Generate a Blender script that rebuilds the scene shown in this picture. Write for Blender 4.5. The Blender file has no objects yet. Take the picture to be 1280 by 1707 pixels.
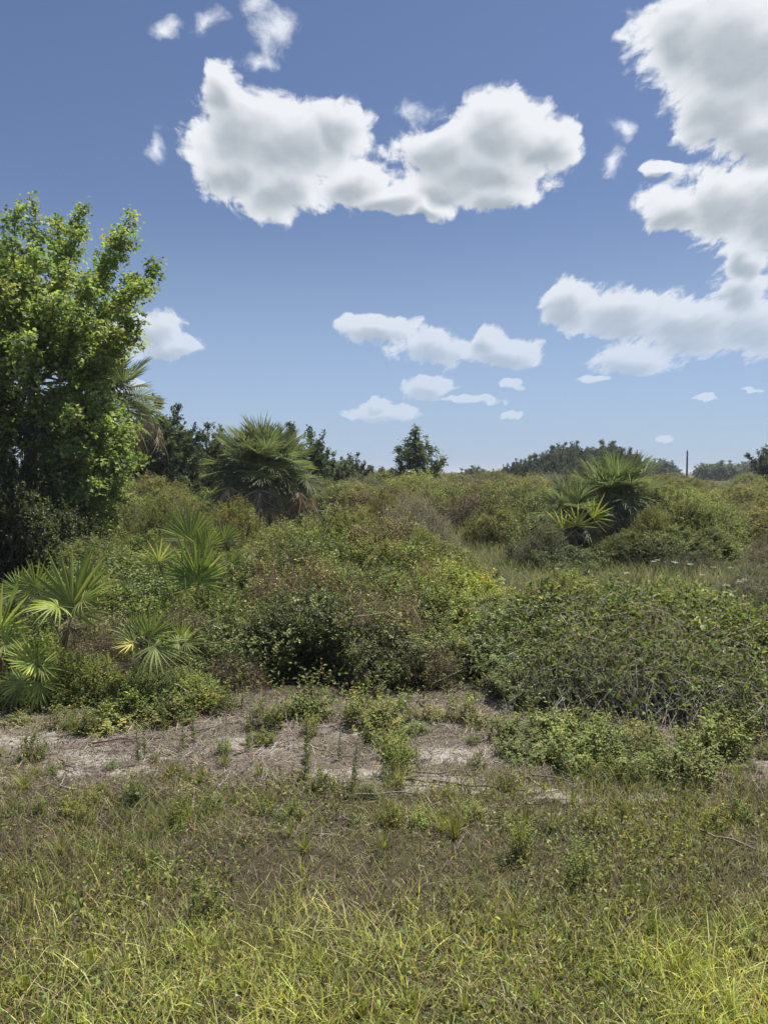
import bpy, math, random
import numpy as np
from mathutils import Vector, Matrix, Euler

random.seed(7)
R = np.random.default_rng(11)
PI = math.pi
rad = math.radians
scene = bpy.context.scene
COL = scene.collection

# ------------------------------------------------------------------ camera
CAM_H, FPX, HORIZON = 1.65, 1282.0, 788.0
PITCH = math.atan((853.5 - HORIZON) / FPX)          # looking slightly down
cam_d = bpy.data.cameras.new('camera')
cam_d.sensor_fit = 'VERTICAL'
cam_d.angle = 2 * math.atan(853.5 / FPX)
cam_d.clip_start, cam_d.clip_end = 0.05, 9000
cam = bpy.data.objects.new('camera', cam_d)
COL.objects.link(cam)
cam.location = (0, 0, CAM_H)
cam.rotation_euler = (PI / 2 - PITCH, 0, 0)
scene.camera = cam

# ------------------------------------------------------------------ light
SUN_EL, SUN_AZ = 68.0, 48.0                         # azimuth: degrees right of +Y (ahead of the viewer)
sun_d = bpy.data.lights.new('sun', 'SUN')
sun_d.energy, sun_d.angle, sun_d.color = 5.0, rad(0.55), (1.0, 0.95, 0.86)
sun = bpy.data.objects.new('sun', sun_d)
COL.objects.link(sun)
sd = Vector((math.sin(rad(SUN_AZ)) * math.cos(rad(SUN_EL)), math.cos(rad(SUN_AZ)) * math.cos(rad(SUN_EL)), math.sin(rad(SUN_EL))))
sun.rotation_euler = sd.to_track_quat('Z', 'Y').to_euler()
vs = scene.view_settings
vs.view_transform, vs.look, vs.gamma, vs.exposure = 'Standard', 'None', 1.0, 0.68
vs.use_curve_mapping = False
cy = scene.cycles
cy.max_bounces, cy.diffuse_bounces, cy.glossy_bounces, cy.transmission_bounces = 6, 4, 2, 4
cy.transparent_max_bounces = 6
cy.caustics_reflective = cy.caustics_refractive = False


def uv_of(px, py):
    """Direction of a photo pixel as (x/y, z/y)."""
    xc, yc = (px - 640) / FPX, (853.5 - py) / FPX
    c, s = math.cos(PITCH), math.sin(PITCH)
    y = c + yc * s
    z = -s + yc * c
    return xc / y, z / y


class NT:
    """Small helper to wire shader nodes."""
    def __init__(self, tree):
        self.t, self.n, self.l = tree, tree.nodes, tree.links

    def add(self, kind, inputs=(), **props):
        nd = self.n.new(kind)
        for k, v in props.items():
            setattr(nd, k, v)
        for k, v in (inputs.items() if isinstance(inputs, dict) else enumerate(inputs)):
            if v is None:
                continue
            if isinstance(v, bpy.types.NodeSocket):
                self.l.new(v, nd.inputs[k])
            else:
                nd.inputs[k].default_value = v
        return nd

    def m(self, op, a=None, b=None, c=None, clamp=False):
        return self.add('ShaderNodeMath', (a, b, c), operation=op, use_clamp=clamp).outputs[0]

    def v(self, op, a=None, b=None, c=None, out=0):
        nd = self.n.new('ShaderNodeVectorMath')
        nd.operation = op
        for i, q in enumerate((a, b, c)):
            if q is None:
                continue
            if isinstance(q, bpy.types.NodeSocket):
                self.l.new(q, nd.inputs[i])
            else:
                nd.inputs[i].default_value = q
        return nd.outputs[out]

    def mix(self, f, a, b, blend='MIX'):
        nd = self.n.new('ShaderNodeMix')
        nd.data_type, nd.blend_type = 'RGBA', blend
        for i, q in ((0, f), (6, a), (7, b)):
            if isinstance(q, bpy.types.NodeSocket):
                self.l.new(q, nd.inputs[i])
            else:
                nd.inputs[i].default_value = q if i == 0 else (tuple(q) + (1,))[:4]
        return nd.outputs[2]

    def step(self, x, lo, hi, a=0.0, b=1.0):
        return self.add('ShaderNodeMapRange', (x, lo, hi, a, b), interpolation_type='SMOOTHSTEP').outputs[0]


# ------------------------------------------------------------------ sky with cumulus clouds
CLOUDS = [  # centre and radii of the billows, in degrees-like photo units
    (378, 158, 44, 52), (402, 215, 82, 74), (480, 235, 112, 76), (560, 215, 60, 58), (470, 315, 78, 55), (395, 285, 75, 50),
    (592, 305, 62, 40), (650, 335, 66, 28), (715, 350, 40, 16),
    (735, 250, 76, 56), (830, 222, 80, 66), (905, 240, 66, 50), (800, 285, 120, 54), (745, 310, 70, 36), (830, 325, 60, 28), (690, 180, 46, 18, .3),
    (255, 250, 24, 36, .3), (290, 40, 30, 26, .3), (358, 35, 36, 36, .2), (455, 55, 62, 46, .25), (420, 15, 34, 30, .2), (1015, 280, 22, 30, .5), (1030, 215, 18, 26, .5), (430, 110, 40, 20, .4),
    (1140, 60, 84, 78), (1240, 90, 150, 128), (1212, 188, 84, 72), (1265, 222, 80, 52), (1108, 280, 34, 13), (1420, 120, 160, 170),
    (1130, 352, 62, 44), (1205, 340, 84, 70), (1290, 350, 84, 92), (1248, 432, 34, 34),
    (945, 505, 44, 42), (1030, 522, 90, 46), (1150, 540, 110, 50), (1260, 545, 96, 50), (1235, 480, 52, 48), (1400, 520, 110, 70),
    (1050, 600, 76, 28), (990, 632, 24, 6),
    (630, 546, 64, 25), (725, 582, 70, 31), (840, 586, 60, 26), (812, 566, 32, 26),
    (715, 645, 52, 20), (785, 667, 62, 7), (640, 688, 68, 16), (635, 672, 20, 9), (855, 642, 17, 9), (850, 690, 20, 9),
    (262, 550, 50, 36), (285, 575, 50, 17), (205, 560, 60, 40), (210, 640, 34, 18),
    (1175, 662, 20, 6), (1255, 650, 12, 5), (1110, 735, 15, 8),
]


def build_world():
    w = bpy.data.worlds.new('World')
    scene.world = w
    w.use_nodes = True
    nt = w.node_tree
    nt.nodes.clear()
    # group: cloud density at (u, v)
    g = bpy.data.node_groups.new('cloud_density', 'ShaderNodeTree')
    g.interface.new_socket('uv', in_out='INPUT', socket_type='NodeSocketVector')
    g.interface.new_socket('density', in_out='OUTPUT', socket_type='NodeSocketFloat')
    g.interface.new_socket('bulk', in_out='OUTPUT', socket_type='NodeSocketFloat')
    g.interface.new_socket('wisp', in_out='OUTPUT', socket_type='NodeSocketFloat')
    k = NT(g)
    gi, go = g.nodes.new('NodeGroupInput'), g.nodes.new('NodeGroupOutput')
    uv = gi.outputs[0]
    # clouds low in the sky are farther away, so their billows look smaller
    su, sv, _ = k.add('ShaderNodeSeparateXYZ', (uv,)).outputs
    w_ = k.m('MAXIMUM', k.m('ADD', sv, 0.22), 0.05)
    nuv = k.add('ShaderNodeCombineXYZ', (k.m('MULTIPLY', k.m('DIVIDE', su, w_), 0.6), k.m('MULTIPLY', k.m('LOGARITHM', w_, math.e), 0.6), 0.0)).outputs[0]
    wn = k.add('ShaderNodeTexNoise', {'Vector': nuv, 'Scale': 16.0, 'Detail': 2.0, 'Roughness': 0.55})
    off = k.v('MULTIPLY', k.v('SUBTRACT', wn.outputs['Color'], (0.5, 0.5, 0.5)), (0.055, 0.045, 0.0))
    offs = k.v('SCALE', off)
    g.links.new(k.m('MULTIPLY', w_, 1.7), offs.node.inputs['Scale'])
    p = k.v('ADD', uv, offs)
    q = k.v('ADD', nuv, off)
    dmin = dthin = None
    for cx, cyy, rx, ry, *thin in CLOUDS:
        u, v = uv_of(cx, cyy)
        sx, sy = FPX / (rx * 1.02), FPX / (ry * 1.0)
        d = k.v('LENGTH', k.v('MULTIPLY_ADD', p, (sx, sy, 0), (-u * sx, -v * sy, 0)), out=1)
        if thin:
            dthin = d if dthin is None else k.m('MINIMUM', dthin, d)
            continue
        dmin = d if dmin is None else k.m('SMOOTH_MIN', dmin, d, 0.42)
    n1 = k.add('ShaderNodeTexNoise', {'Vector': nuv, 'Scale': 11.0, 'Detail': 5.0, 'Roughness': 0.58, 'Lacunarity': 2.1})
    n2 = k.add('ShaderNodeTexNoise', {'Vector': q, 'Scale': 55.0, 'Detail': 6.0, 'Roughness': 0.66})
    vor = k.add('ShaderNodeTexVoronoi', {'Vector': q, 'Scale': 24.0, 'Detail': 2.0, 'Roughness': 0.6, 'Lacunarity': 2.3}, feature='F1', normalize=True)
    e0 = k.m('SUBTRACT', 1.0, dmin)
    e1 = k.m('MULTIPLY_ADD', k.m('SUBTRACT', n1.outputs[0], 0.5), 1.25, e0)
    e2 = k.m('MULTIPLY_ADD', k.m('SUBTRACT', 0.42, vor.outputs['Distance']), 0.85, e1)
    e = k.m('MULTIPLY_ADD', k.m('SUBTRACT', n2.outputs[0], 0.5), 0.70, e2)
    g.links.new(e, go.inputs[0])
    wv = k.m('MULTIPLY_ADD', k.m('SUBTRACT', n1.outputs[0], 0.5), 2.6, k.m('SUBTRACT', 0.85, dthin))
    g.links.new(k.m('MULTIPLY_ADD', k.m('SUBTRACT', n2.outputs[0], 0.5), 1.6, wv), go.inputs[2])
    g.links.new(k.m('MULTIPLY_ADD', k.m('SUBTRACT', n1.outputs[0], 0.5), 0.38, e0), go.inputs[1])

    k = NT(nt)
    tc = k.add('ShaderNodeTexCoord')
    d = tc.outputs['Generated']
    xyz = k.add('ShaderNodeSeparateXYZ', (d,))
    x, y, z = xyz.outputs
    ys = k.m('MAXIMUM', y, 0.05)
    u, v = k.m('DIVIDE', x, ys), k.m('DIVIDE', z, ys)
    uv = k.add('ShaderNodeCombineXYZ', (u, v, 0.0)).outputs[0]

    def dens(offset):
        nd = nt.nodes.new('ShaderNodeGroup')
        nd.node_tree = g
        nt.links.new(k.v('ADD', uv, offset), nd.inputs[0])
        return nd.outputs
    (d0, b0, w0), (d2, b2, _w) = dens((0, 0, 0)), dens((0.005, 0.012, 0))
    front = k.m('MULTIPLY', k.step(y, 0.15, 0.3), k.step(z, 0.0, 0.03))
    a = k.m('MULTIPLY', k.step(d0, 0.0, 0.30), front)
    aw = k.m('MULTIPLY', k.step(w0, -0.1, 1.1, 0.0, 0.85), front)
    # clouds over the rest of the sky, on the same layer as seen from below
    zs = k.m('MAXIMUM', z, 0.06)
    pl = k.add('ShaderNodeCombineXYZ', (k.m('DIVIDE', x, zs), k.m('DIVIDE', y, zs), 0.0)).outputs[0]
    gn = k.add('ShaderNodeTexNoise', {'Vector': pl, 'Scale': 0.9, 'Detail': 6.0, 'Roughness': 0.55})
    inside = k.m('MULTIPLY', k.m('MULTIPLY', k.step(k.m('ABSOLUTE', u), 0.72, 0.56), k.step(v, 0.95, 0.72)), k.step(y, 0.1, 0.2))
    gd = k.m('MULTIPLY', k.m('SUBTRACT', gn.outputs[0], 0.585), 7.0)
    ga = k.m('MULTIPLY', k.m('MULTIPLY', k.step(gd, 0.0, 0.5), k.m('SUBTRACT', 1.0, inside)), k.step(z, 0.02, 0.2))
    # how much cloud lies between the point and the sun
    relief = k.m('MULTIPLY', k.m('SUBTRACT', d0, d2), 0.24)
    sh = k.m('SUBTRACT', k.m('MULTIPLY', k.step(b2, 0.08, 0.78), 0.84), relief, clamp=True)
    ccol = k.mix(sh, (0.55, 0.565, 0.59), (0.26, 0.293, 0.325))
    gcol = k.mix(k.step(gd, 0.3, 1.2), (0.61, 0.63, 0.65), (0.28, 0.315, 0.35))
    sky = k.add('ShaderNodeTexSky', sky_type='NISHITA', sun_disc=False, sun_elevation=rad(SUN_EL), sun_rotation=rad(SUN_AZ),
                altitude=0.0, air_density=1.0, dust_density=0.4, ozone_density=3.0)
    strength = 0.050   # physical sky, photo exposed for the shaded scrub
    hs = k.add('ShaderNodeHueSaturation', {'Saturation': 1.0, 'Value': 1.0, 'Color': sky.outputs[0]}).outputs[0]
    # thin haze lightens the clouds that are far away, near the horizon
    far = k.step(z, 0.30, 0.02, 0.0, 0.55)
    hs = k.v('MULTIPLY', hs, k.mix(k.step(z, 0.02, 0.26), (0.98, 1.06, 1.42), (1.08, 1.04, 1.13)))   # humid summer air: the horizon stays blue
    skyl = k.v('SCALE', hs)
    skyl.node.inputs['Scale'].default_value = strength
    # humid haze: pale blue-white low in the sky all the way round
    skyl = k.mix(k.step(z, 0.34, -0.05, 0.0, 0.85), skyl, (0.255, 0.335, 0.445))
    ccol = k.mix(far, ccol, (0.42, 0.49, 0.58))
    c = k.mix(ga, skyl, gcol)
    c = k.mix(aw, c, (0.60, 0.62, 0.65))
    c = k.mix(k.m('MULTIPLY', a, k.step(z, 0.32, 0.04, 0.98, 0.52)), c, ccol)
    bg = k.add('ShaderNodeBackground', {'Color': c, 'Strength': 1.0})
    out = k.add('ShaderNodeOutputWorld')
    nt.links.new(bg.outputs[0], out.inputs[0])
    w.cycles.sampling_method, w.cycles.sample_map_resolution = 'MANUAL', 512


build_world()

# ------------------------------------------------------------------ helpers: noise, placing, meshes


def vnoise(x, y, seed=0):
    x, y = np.asarray(x, float), np.asarray(y, float)
    xi, yi = np.floor(x).astype(np.int64), np.floor(y).astype(np.int64)
    fx, fy = x - xi, y - yi
    fx, fy = fx * fx * (3 - 2 * fx), fy * fy * (3 - 2 * fy)

    def h(a, b):
        n = (a * 374761393 + b * 668265263 + seed * 974634533) & 0xFFFFFFFF
        n = ((n ^ (n >> 13)) * 1274126177) & 0xFFFFFFFF
        return ((n ^ (n >> 16)) & 0xFFFF) / 65535.0
    return (h(xi, yi) * (1 - fx) + h(xi + 1, yi) * fx) * (1 - fy) + (h(xi, yi + 1) * (1 - fx) + h(xi + 1, yi + 1) * fx) * fy


def fbm(x, y, seed=0, oct=4):
    s, a, t = 0, 0.5, 0
    for i in range(oct):
        s = s + a * vnoise(np.asarray(x) * 2 ** i, np.asarray(y) * 2 ** i, seed + i)
        t += a
        a *= 0.55
    return s / t


def ground_z(x, y):
    x, y = np.asarray(x, float), np.asarray(y, float)
    near = np.clip(1 - (y - 12) / 30, 0, 1)
    z = (fbm(x * 0.9, y * 0.9, 3) - 0.5) * 0.10 * near + (fbm(x * 5, y * 5, 9) - 0.5) * 0.035 * np.clip(1 - (y - 6) / 6, 0, 1)
    return z


def at(px, py, Y):
    u, v = uv_of(px, py)
    return Vector((u * Y, Y, CAM_H + v * Y))


def on_ground(px, Y):
    x = uv_of(px, 853)[0] * Y
    return Vector((x, Y, float(ground_z(x, Y))))


def foot(px, py):
    """Where the ray through a pixel meets the ground."""
    u, v = uv_of(px, py)
    Y = -CAM_H / v
    return on_ground(px, Y)


class Geo:
    def __init__(self):
        self.V, self.F, self.C, self.n = [], {}, [], 0

    def add(self, V, faces, C):
        """V (n,3); faces list of (m,k) arrays of local indices; C (n,3) colours."""
        V = np.asarray(V, np.float32)
        for f in faces:
            f = np.asarray(f, np.int64) + self.n
            self.F.setdefault(f.shape[1], []).append(f)
        self.V.append(V)
        C = np.asarray(C, np.float32)
        if C.ndim == 1:
            C = np.broadcast_to(C, V.shape)
        self.C.append(C)
        self.n += len(V)

    def mesh(self, name, smooth=False):
        me = bpy.data.meshes.new(name)
        V = np.concatenate(self.V)
        C = np.concatenate(self.C)
        loops, starts, tot = [], [], 0
        for k_, fs in self.F.items():
            f = np.concatenate(fs)
            loops.append(f.ravel())
            starts.append(tot + np.arange(len(f)) * k_)
            tot += f.size
        loops = np.concatenate(loops).astype(np.int32)
        starts = np.concatenate(starts).astype(np.int32)
        me.vertices.add(len(V))
        me.vertices.foreach_set('co', V.ravel())
        me.loops.add(len(loops))
        me.loops.foreach_set('vertex_index', loops)
        me.polygons.add(len(starts))
        me.polygons.foreach_set('loop_start', starts)
        if smooth:
            me.polygons.foreach_set('use_smooth', np.ones(len(starts), bool))
        at_ = me.attributes.new('Col', 'FLOAT_COLOR', 'POINT')
        at_.data.foreach_set('color', np.concatenate([C, np.ones((len(C), 1), np.float32)], 1).ravel())
        me.update(calc_edges=True)
        me.validate()
        return me


def nrm(a):
    return a / np.maximum(np.linalg.norm(a, axis=-1, keepdims=True), 1e-9)


def leaves(g, P, D, N, L, W, C, fold=0.25, curl=0.15, kind='oval'):
    """Leaf blades: base P, direction D, upper side roughly N, length L, width W, colour C (n,3)."""
    n = len(P)
    D = nrm(D)
    S = nrm(np.cross(D, N))
    U = np.cross(S, D)
    L, W = np.broadcast_to(L, n)[:, None], np.broadcast_to(W, n)[:, None]
    if kind == 'lobed':   # three pointed lobes, as on a maple
        prof = [(0.02, 0.0, 0), (0.50, -0.58, .5), (0.62, -0.22, .1), (1.0, 0, -1), (0.62, .22, .1), (0.50, 0.58, .5)]
        fl = [(0, 3, 2, 1), (0, 5, 4, 3)]
    elif kind == 'oval':
        prof = [(0, 0, 0), (0.30, -0.48, 1), (0.68, -0.36, .7), (1.0, 0, -1), (0.68, 0.36, .7), (0.30, 0.48, 1)]
        fl = [(0, 3, 2, 1), (0, 5, 4, 3)]
    else:                 # narrow blade
        prof = [(0, 0, 0), (0.45, -0.5, 1), (1.0, 0, -1), (0.45, 0.5, 1)]
        fl = [(0, 2, 1), (0, 3, 2)]
    k_ = len(prof)
    V = np.stack([P + D * L * a + S * W * b + U * (W * fold * (f if f > 0 else 0) - L * curl * (-f if f < 0 else 0)) for a, b, f in prof], 1).reshape(-1, 3)
    base = np.arange(n)[:, None] * k_
    g.add(V, [base + np.array(f) for f in fl], np.repeat(C, k_, 0))


def tubes(g, P, r0, r1, C, sides=3):
    """Polylines P (n,m,3) as tapering tubes."""
    P = np.asarray(P, float)
    n, m, _ = P.shape
    T = nrm(np.gradient(P, axis=1)) if m > 2 else nrm(np.repeat((P[:, 1:] - P[:, :1]), 2, 1))
    ref = np.where(np.abs(T[..., 2:3]) > 0.9, np.array([1.0, 0, 0]), np.array([0, 0, 1.0]))
    A = nrm(np.cross(T, ref))
    B = np.cross(T, A)
    t = np.linspace(0, 1, m)[None, :, None]
    r0, r1 = np.broadcast_to(r0, n)[:, None, None], np.broadcast_to(r1, n)[:, None, None]
    rr = r0 * (1 - t) + r1 * t
    ang = np.arange(sides) * 2 * PI / sides
    V = P[:, :, None] + (A[:, :, None] * np.cos(ang)[:, None] + B[:, :, None] * np.sin(ang)[:, None]) * rr[..., None]
    idx = np.arange(n * m * sides).reshape(n, m, sides)
    a, b = idx[:, :-1], idx[:, 1:]
    f = np.stack([a, np.roll(a, -1, 2), np.roll(b, -1, 2), b], -1).reshape(-1, 4)
    C = np.asarray(C, float)
    Cv = np.broadcast_to(C, (n, 3)) if C.ndim == 1 else C
    g.add(V.reshape(-1, 3), [f], np.repeat(Cv, m * sides, 0))


def ribbons(g, P, W, N, C):
    """Polylines P (n,m,3) as flat blades tapering to a point; W (n,), N (n,3) side vectors."""
    n, m, _ = P.shape
    t = np.linspace(0, 1, m)
    prof = (1 - t ** 1.8) * (0.75 + 0.25 * np.minimum(1, t * 4))
    S = N[:, None] * (W[:, None] * prof[None])[..., None] * 0.5
    V = np.concatenate([P[:, :-1] - S[:, :-1], P[:, :-1] + S[:, :-1]], 1).reshape(-1, 3)
    k_ = m - 1
    V = np.concatenate([V.reshape(n, 2 * k_, 3), P[:, -1:]], 1).reshape(-1, 3)
    st = 2 * k_ + 1
    base = np.arange(n)[:, None] * st
    fs = [base + np.array((i, k_ + i, k_ + i + 1, i + 1)) for i in range(k_ - 1)]
    ft = base + np.array((k_ - 1, 2 * k_ - 1, 2 * k_))
    g.add(V, [np.concatenate(fs), ft], np.repeat(C, st, 0))


def rdir(n, up=0.0, flat=1.0):
    d = R.normal(size=(n, 3))
    d[:, 2] = d[:, 2] * flat + up
    return nrm(d)


def cols(n, palette, weights=None, jit=0.18):
    p = np.array(palette, float)
    i = R.choice(len(p), n, p=None if weights is None else np.array(weights) / sum(weights))
    c = p[i] * (1 + R.normal(size=(n, 1)) * jit) * (1 + R.normal(size=(n, 3)) * jit * 0.35)
    return np.clip(c, 0.004, 0.9)


# ------------------------------------------------------------------ materials


def leaf_mat(name, rough=0.6, trans=0.36, spec=0.22, scale=1.15, tcol=(1.25, 1.25, 0.55)):
    m = bpy.data.materials.new(name)
    m.use_nodes = True
    nt = m.node_tree
    nt.nodes.clear()
    k = NT(nt)
    a = k.add('ShaderNodeAttribute', attribute_name='Col').outputs['Color']
    oi = k.add('ShaderNodeObjectInfo')
    geo = k.add('ShaderNodeNewGeometry')
    ns = k.add('ShaderNodeTexNoise', {'Vector': geo.outputs['Position'], 'Scale': 2.2, 'Detail': 3.0})
    c = k.mix(1.0, a, oi.outputs['Color'], 'MULTIPLY')
    hv = k.add('ShaderNodeHueSaturation', {'Hue': k.m('MULTIPLY_ADD', oi.outputs['Random'], 0.024, 0.488),
                                           'Saturation': k.m('MULTIPLY_ADD', ns.outputs[0], 0.5, 0.72), 'Value': k.m('MULTIPLY', k.m('MULTIPLY_ADD', ns.outputs[0], 0.7, 0.65), scale), 'Color': c})
    b = k.add('ShaderNodeBsdfPrincipled', {'Base Color': hv.outputs[0], 'Roughness': rough, 'Specular IOR Level': spec})
    t = k.add('ShaderNodeBsdfTranslucent', {'Color': k.mix(1.0, hv.outputs[0], tcol, 'MULTIPLY')})
    mx = k.add('ShaderNodeMixShader', (trans, b.outputs[0], t.outputs[0]))
    o = k.add('ShaderNodeOutputMaterial', (mx.outputs[0],))
    return m


def wood_mat(name, rough=0.9, scale=1.0):
    m = bpy.data.materials.new(name)
    m.use_nodes = True
    nt = m.node_tree
    nt.nodes.clear()
    k = NT(nt)
    a = k.add('ShaderNodeAttribute', attribute_name='Col').outputs['Color']
    oi = k.add('ShaderNodeObjectInfo')
    tc = k.add('ShaderNodeTexCoord')
    mp = k.v('MULTIPLY', tc.outputs['Object'], (30, 30, 6))
    ns = k.add('ShaderNodeTexNoise', {'Vector': mp, 'Scale': 1.0, 'Detail': 5.0})
    c = k.mix(1.0, a, oi.outputs['Color'], 'MULTIPLY')
    hv = k.add('ShaderNodeHueSaturation', {'Value': k.m('MULTIPLY', k.m('MULTIPLY_ADD', ns.outputs[0], 1.2, 0.4), scale), 'Color': c})
    bp = k.add('ShaderNodeBump', {'Height': ns.outputs[0], 'Strength': 0.4, 'Distance': 0.01})
    b = k.add('ShaderNodeBsdfPrincipled', {'Base Color': hv.outputs[0], 'Roughness': rough, 'Specular IOR Level': 0.2, 'Normal': bp.outputs[0]})
    k.add('ShaderNodeOutputMaterial', (b.outputs[0],))
    return m


M_LEAF = leaf_mat('leaf')
M_GLOSS = leaf_mat('glossy_leaf', 0.5, 0.32, 0.35)
M_GRASS = leaf_mat('grass_blade', 0.6, 0.42, 0.22, 1.2)
M_PALM = leaf_mat('palm_leaf', 0.5, 0.40, 0.32, 1.3, (1.15, 1.2, 0.65))
M_DRY = leaf_mat('dry_plant', 0.85, 0.15, 0.1, tcol=(1, 0.95, 0.85))
M_WOOD = wood_mat('bark')

# ------------------------------------------------------------------ scene graph helpers


def obj(name, me, mat, parent=None):
    o = bpy.data.objects.new(name, me)
    COL.objects.link(o)
    if me is not None and mat is not None and not me.materials:
        me.materials.append(mat)
    if parent is not None:
        o.parent = parent
    return o


def tag(o, label=None, cat=None, group=None, kind=None):
    for k_, v in (('label', label), ('category', cat), ('group', group), ('kind', kind)):
        if v:
            o[k_] = v
    return o


def empty(name, loc, rot=(0, 0, 0)):
    e = bpy.data.objects.new(name, None)
    COL.objects.link(e)
    e.empty_display_size = 0.1
    e.location, e.rotation_euler = loc, rot
    return e


# ------------------------------------------------------------------ ground
SAND = [  # bare sandy patches: pixel centre, radii in metres
    (150, 1262, 0.46, 0.22), (215, 1285, 0.22, 0.12), (110, 1290, 0.2, 0.10), (590, 1285, 0.5, 0.12), (720, 1300, 0.55, 0.20), (760, 1255, 0.45, 0.25),
    (885, 1312, 0.10, 0.09), (945, 1328, 0.22, 0.10), (600, 1215, 0.4, 0.22), (40, 1235, 0.5, 0.25), (1262, 1270, 0.25, 0.25), (420, 1235, 0.4, 0.2), (1090, 1330, 0.25, .1),
]


def strip(x, y):
    """1 on the dry mown strip in front of the bushes, 0 away from it."""
    w = (fbm(x * 1.3, y * 1.3, 21) - 0.5) * 0.9
    a = np.clip((y - (3.98 + w * 0.8)) / 0.35, 0, 1)
    b = np.clip(((5.7 + w) - y) / 0.4, 0, 1)
    return a * b


def sandy(x, y):
    s = np.zeros(np.shape(x))
    for px, py, rx, ry in SAND:
        c = foot(px, py)
        d = np.sqrt(((x - c.x) / rx) ** 2 + ((y - c.y) / ry) ** 2)
        s = np.maximum(s, np.clip(1.1 - d, 0, 1) * 0.86)
    return s


def build_ground():
    def axis(f0, f1, stepf, lim0, lim1):
        a = list(np.arange(f0, f1 + 1e-6, stepf))
        s = stepf
        while a[-1] < lim1:
            s *= 1.28
            a.append(a[-1] + s)
        s = stepf
        while a[0] > lim0:
            s *= 1.28
            a.insert(0, a[0] - s)
        return np.array(a)
    X, Y = axis(-3.6, 3.6, 0.045, -3500, 3500), axis(1.4, 6.6, 0.04, -400, 6000)
    gx, gy = np.meshgrid(X, Y)
    z = ground_z(gx, gy)
    V = np.stack([gx, gy, z], -1).reshape(-1, 3)
    i = np.arange(gx.size).reshape(gx.shape)
    f = np.stack([i[:-1, :-1], i[:-1, 1:], i[1:, 1:], i[1:, :-1]], -1).reshape(-1, 4)
    st, sa = strip(gx, gy), sandy(gx, gy)
    g = Geo()
    g.add(V, [f], np.stack([st, sa, sa * 0], -1).reshape(-1, 3))
    me = g.mesh('ground', True)
    m = bpy.data.materials.new('soil')
    m.use_nodes = True
    nt = m.node_tree
    nt.nodes.clear()
    k = NT(nt)
    at_ = k.add('ShaderNodeAttribute', attribute_name='Col').outputs['Color']
    sp = k.add('ShaderNodeSeparateColor', (at_,))
    pos = k.add('ShaderNodeNewGeometry').outputs['Position']
    n1 = k.add('ShaderNodeTexNoise', {'Vector': pos, 'Scale': 7.0, 'Detail': 8.0, 'Roughness': 0.65}).outputs[0]
    n2 = k.add('ShaderNodeTexNoise', {'Vector': pos, 'Scale': 60.0, 'Detail': 6.0, 'Roughness': 0.7}).outputs[0]
    n3 = k.add('ShaderNodeTexNoise', {'Vector': pos, 'Scale': 0.25, 'Detail': 5.0}).outputs[0]
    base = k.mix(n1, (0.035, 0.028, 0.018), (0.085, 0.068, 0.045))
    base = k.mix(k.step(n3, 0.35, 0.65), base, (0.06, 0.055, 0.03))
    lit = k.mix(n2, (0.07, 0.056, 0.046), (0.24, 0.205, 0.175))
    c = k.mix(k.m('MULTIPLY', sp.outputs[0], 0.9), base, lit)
    sm = k.step(k.m('ADD', sp.outputs[1], k.m('MULTIPLY', k.m('SUBTRACT', k.m('ADD', n1, n2), 1.0), 1.6)), 0.25, 0.75)
    c = k.mix(sm, c, k.mix(n2, (0.22, 0.195, 0.175), (0.41, 0.38, 0.345)))
    bp = k.add('ShaderNodeBump', {'Height': k.m('ADD', n2, n1), 'Strength': 0.7, 'Distance': 0.02})
    b = k.add('ShaderNodeBsdfPrincipled', {'Base Color': c, 'Roughness': 0.95, 'Specular IOR Level': 0.1, 'Normal': bp.outputs[0]})
    k.add('ShaderNodeOutputMaterial', (b.outputs[0],))
    o = obj('ground', me, m)
    tag(o, 'sandy ground running from the grass verge back under the bushes', 'ground', kind='structure')


build_ground()

# ------------------------------------------------------------------ palms and palmettos


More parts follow.
